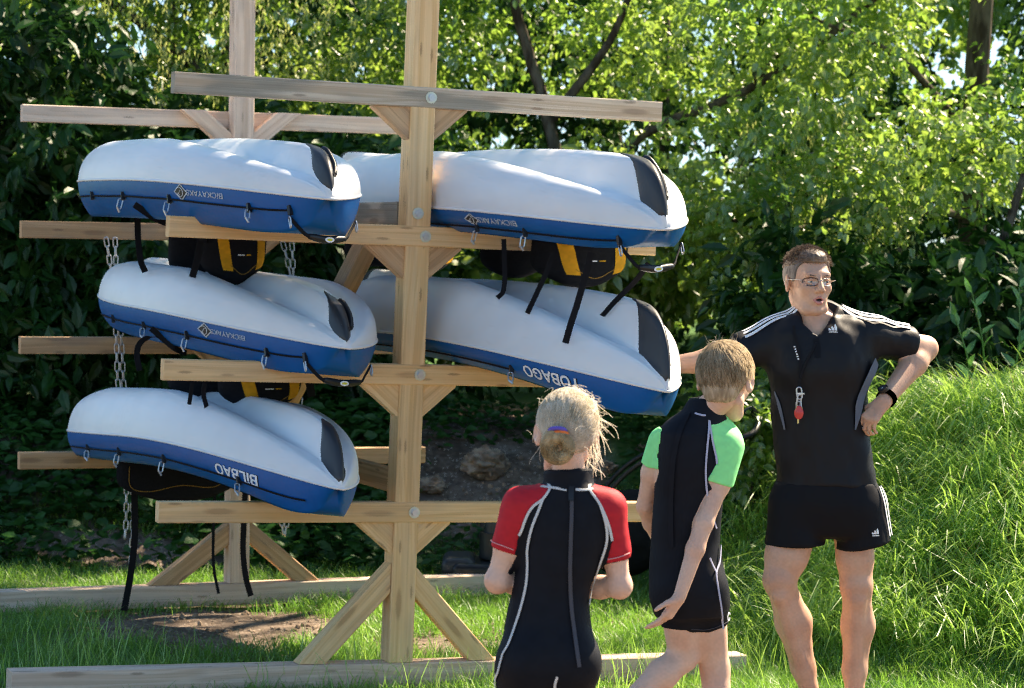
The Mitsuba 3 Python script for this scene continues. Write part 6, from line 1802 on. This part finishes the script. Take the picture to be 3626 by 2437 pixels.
# ------------------------------------------------------------------ the mower behind the rack, and single shoots and bushes
mw = thing("lawn_mower", "black push mower with a grey spoked wheel standing behind the girl", "lawn mower")
WR = 0.074
def wheel(c, r=WR, w=0.045):
    a = np.linspace(0, 2 * np.pi, 49)
    ring = np.stack([c[0] + (r - 0.011) * np.cos(a), 0 * a + c[1], c[2] + (r - 0.011) * np.sin(a)], 1)
    k = put("wheel", tube(ring, 0.0125, 10, cap=False, flat=1.5, ref=(0, 1, 0)), "plastic_black", mw, smooth=True)
    from shapely.geometry import Polygon, Point
    d = Point(0, 0).buffer(r - 0.018, 32)
    for i in range(6):
        t = i * math.pi / 3
        d = d.difference(Point(0.036 * math.cos(t), 0.036 * math.sin(t)).buffer(0.0105, 8))
    m = trimesh.creation.extrude_polygon(d, 0.014, engine="earcut")
    put("hub", orient(m, np.array(c) + [0, 0.004, 0], (1, 0, 0), (0, 0, 1)), "hub_grey", k, smooth=30)
    put("axle", orient(trimesh.creation.cylinder(radius=0.010, height=0.05, sections=14), np.array(c) + [0, -0.006, 0], (1, 0, 0), (0, 0, 1)), "plastic_black", k, smooth=30)
prin("hub_grey", (0.17, 0.16, 0.13), 0.6)
MWY = 13.15
def P_(x, z, y=MWY):
    return np.array([x, y, z])
gzw = float(gz(-0.15, MWY))
for x in (-0.155, 0.30):
    for y in (MWY - 0.19, MWY + 0.19):
        wheel((x, y, float(gz(x, y)) + WR))
def rbox(c, e, r, bs, name, sm=35):
    """A box with rounded edges: the hull of eight balls."""
    import manifold3d as m3
    s = m3.Manifold.sphere(r, 20)
    h = m3.Manifold.batch_hull([s.translate([c[0] + i * (e[0] / 2 - r), c[1] + j * (e[1] / 2 - r), c[2] + k * (e[2] / 2 - r)]) for i in (-1, 1) for j in (-1, 1) for k in (-1, 1)])
    q = h.to_mesh()
    return put(name, trimesh.Trimesh(q.vert_properties[:, :3], q.tri_verts, process=False), bs, mw, smooth=sm)
zd = gzw + 0.12
rbox((0.06, MWY, zd), (0.66, 0.42, 0.10), 0.03, "plastic_black", "deck")
rbox((-0.24, MWY, zd + 0.025), (0.17, 0.36, 0.10), 0.04, "plastic_dark", "deck_nose")
e = trimesh.creation.cylinder(radius=0.10, height=0.13, sections=36)
e.apply_translation([-0.04, MWY, zd + 0.125])
put("engine", e, "plastic_black", mw, smooth=35)
e = trimesh.creation.cylinder(radius=0.075, height=0.05, sections=36)
e.apply_translation([-0.04, MWY, zd + 0.215])
put("starter_cover", e, "plastic_dark", mw, smooth=35)
rbox((0.14, MWY - 0.02, zd + 0.15), (0.09, 0.12, 0.15), 0.02, "plastic_black", "fuel_tank")
e = trimesh.creation.cylinder(radius=0.014, height=0.07, sections=16)
put("exhaust", orient(e, (0.09, MWY - 0.13, zd + 0.16), (1, 0, 0), (0, 1, 0)), "zinc", mw, smooth=35)
# grass bag with its frame
bag = Field()
bag.ell((0.60, MWY + 0.02, gzw + 0.30), (0.20, 0.18, 0.20), k=0)
bag.bone((0.45, MWY, gzw + 0.42), (0.76, MWY, gzw + 0.46), 0.10, 0.09, k=0.08)
put("grass_bag", bag.mesh(0.012, noise_amp=0.02, noise_s=(9, 9, 9)), "cloth_black", mw, smooth=True)
# handle: two tubes up to a looped grip
for dy in (-0.17, 0.17):
    put("handle_tube", tube(catmull([P_(0.30, zd + 0.05, MWY + dy), np.array((0.5090, 13.1500, 0.5439)) + [0, dy, 0], np.array((0.7467, 13.1500, 0.7262)) + [0, dy, 0], np.array((1.0752, 13.1500, 0.7957)) + [0, dy, 0]], 8), 0.0115, 10), "plastic_black", mw, smooth=True)
put("grip_loop", tube(catmull([np.array((1.0752, 13.1500, 0.7957)) + [0, -0.17, 0], np.array((1.1953, 13.1500, 0.8316)) + [0, -0.15, 0], np.array((1.2400, 13.1500, 0.8878)) + [0, -0.06, 0], np.array((1.2351, 13.1500, 0.9098)) + [0, 0.06, 0], np.array((1.1816, 13.1500, 0.9350)) + [0, 0.15, 0], np.array((1.0743, 13.1500, 0.8288)) + [0, 0.17, 0]], 8), 0.0165, 10), "plastic_black", mw, smooth=True)
put("bail_bar", tube(catmull([np.array((1.0949, 13.1500, 0.8844)) + [0, -0.14, 0], np.array((1.1918, 13.1500, 0.9638)) + [0, -0.10, 0], np.array((1.2436, 13.1500, 0.9210)), np.array((1.1918, 13.1500, 0.9638)) + [0, 0.10, 0], np.array((1.0949, 13.1500, 0.8844)) + [0, 0.14, 0]], 8), 0.006, 8), "plastic_dark", mw, smooth=True)

# young laurel shoots at the foot of the dark hedge: every leaf a part
leaf_bsdf("leaf_shoot", (0.045, 0.150, 0.030), (0.095, 0.240, 0.045), 0.26, 0.9)
rs = np.random.default_rng(77)
for lab, base, tip, n in (("young laurel shoot with pale green leaves at the far right above the bank", (2.4445, 12.9000, 1.2786), (2.4631, 12.8000, 1.5933), 9),
                          ("young laurel shoot with long upright leaves above the bank, second from the right edge", (2.3263, 12.9000, 1.2650), (2.2265, 12.7500, 1.5608), 10),
                          ("small laurel shoot low above the bank, nearest the man's elbow", (2.2632, 12.9000, 1.2095), (2.1531, 12.8000, 1.4469), 8)):
    t = thing("laurel_shoot", lab, "shrub", "young laurel shoots above the bank")
    base, tip = np.array(base), np.array(tip)
    base[2] = float(gz(base[0], base[1]))
    st = catmull([base, base * 0.5 + tip * 0.5 + [0.02, -0.03, 0.02], tip], 8)
    put("stem", tube(st, np.linspace(0.006, 0.003, len(st)), 6), "leaf_shoot", t, smooth=True)
    for i in range(n):
        f = 0.25 + 0.75 * i / (n - 1)
        p = st[min(len(st) - 1, int(f * (len(st) - 1)))]
        az = i * 2.4 + rs.uniform(-0.3, 0.3)
        d = np.array([[math.cos(az) * 0.8, -0.25 + 0.55 * math.sin(az), 0.55 + 0.5 * f]])
        L = rs.uniform(0.075, 0.115)
        v, fc = leaves(p[None], d, np.array([[-0.1, -0.6, 0.8]]) + rs.normal(0, 0.25, (1, 3)), L, L * 0.38, bend=0.22)
        put("leaf", (v, fc), "leaf_shoot", t)
# a small sunlit bush between the boy and the man
lb = blob_field(rs, 9, (1.12, 1.36), (13.2, 13.6), (0.62, 1.02), (0.10, 0.17))
make_tree("bramble_bush", "small bright sunlit bush between the boy and the man", "shrub", lb, 260, "leaf_maple", (0.055, 0.034), 7, [([(1.25, 13.4, float(gz(1.25, 13.4))), (1.24, 13.4, 0.6), (1.22, 13.4, 0.9)], 0.012, 0.005)], [], 78, gap=0.03)
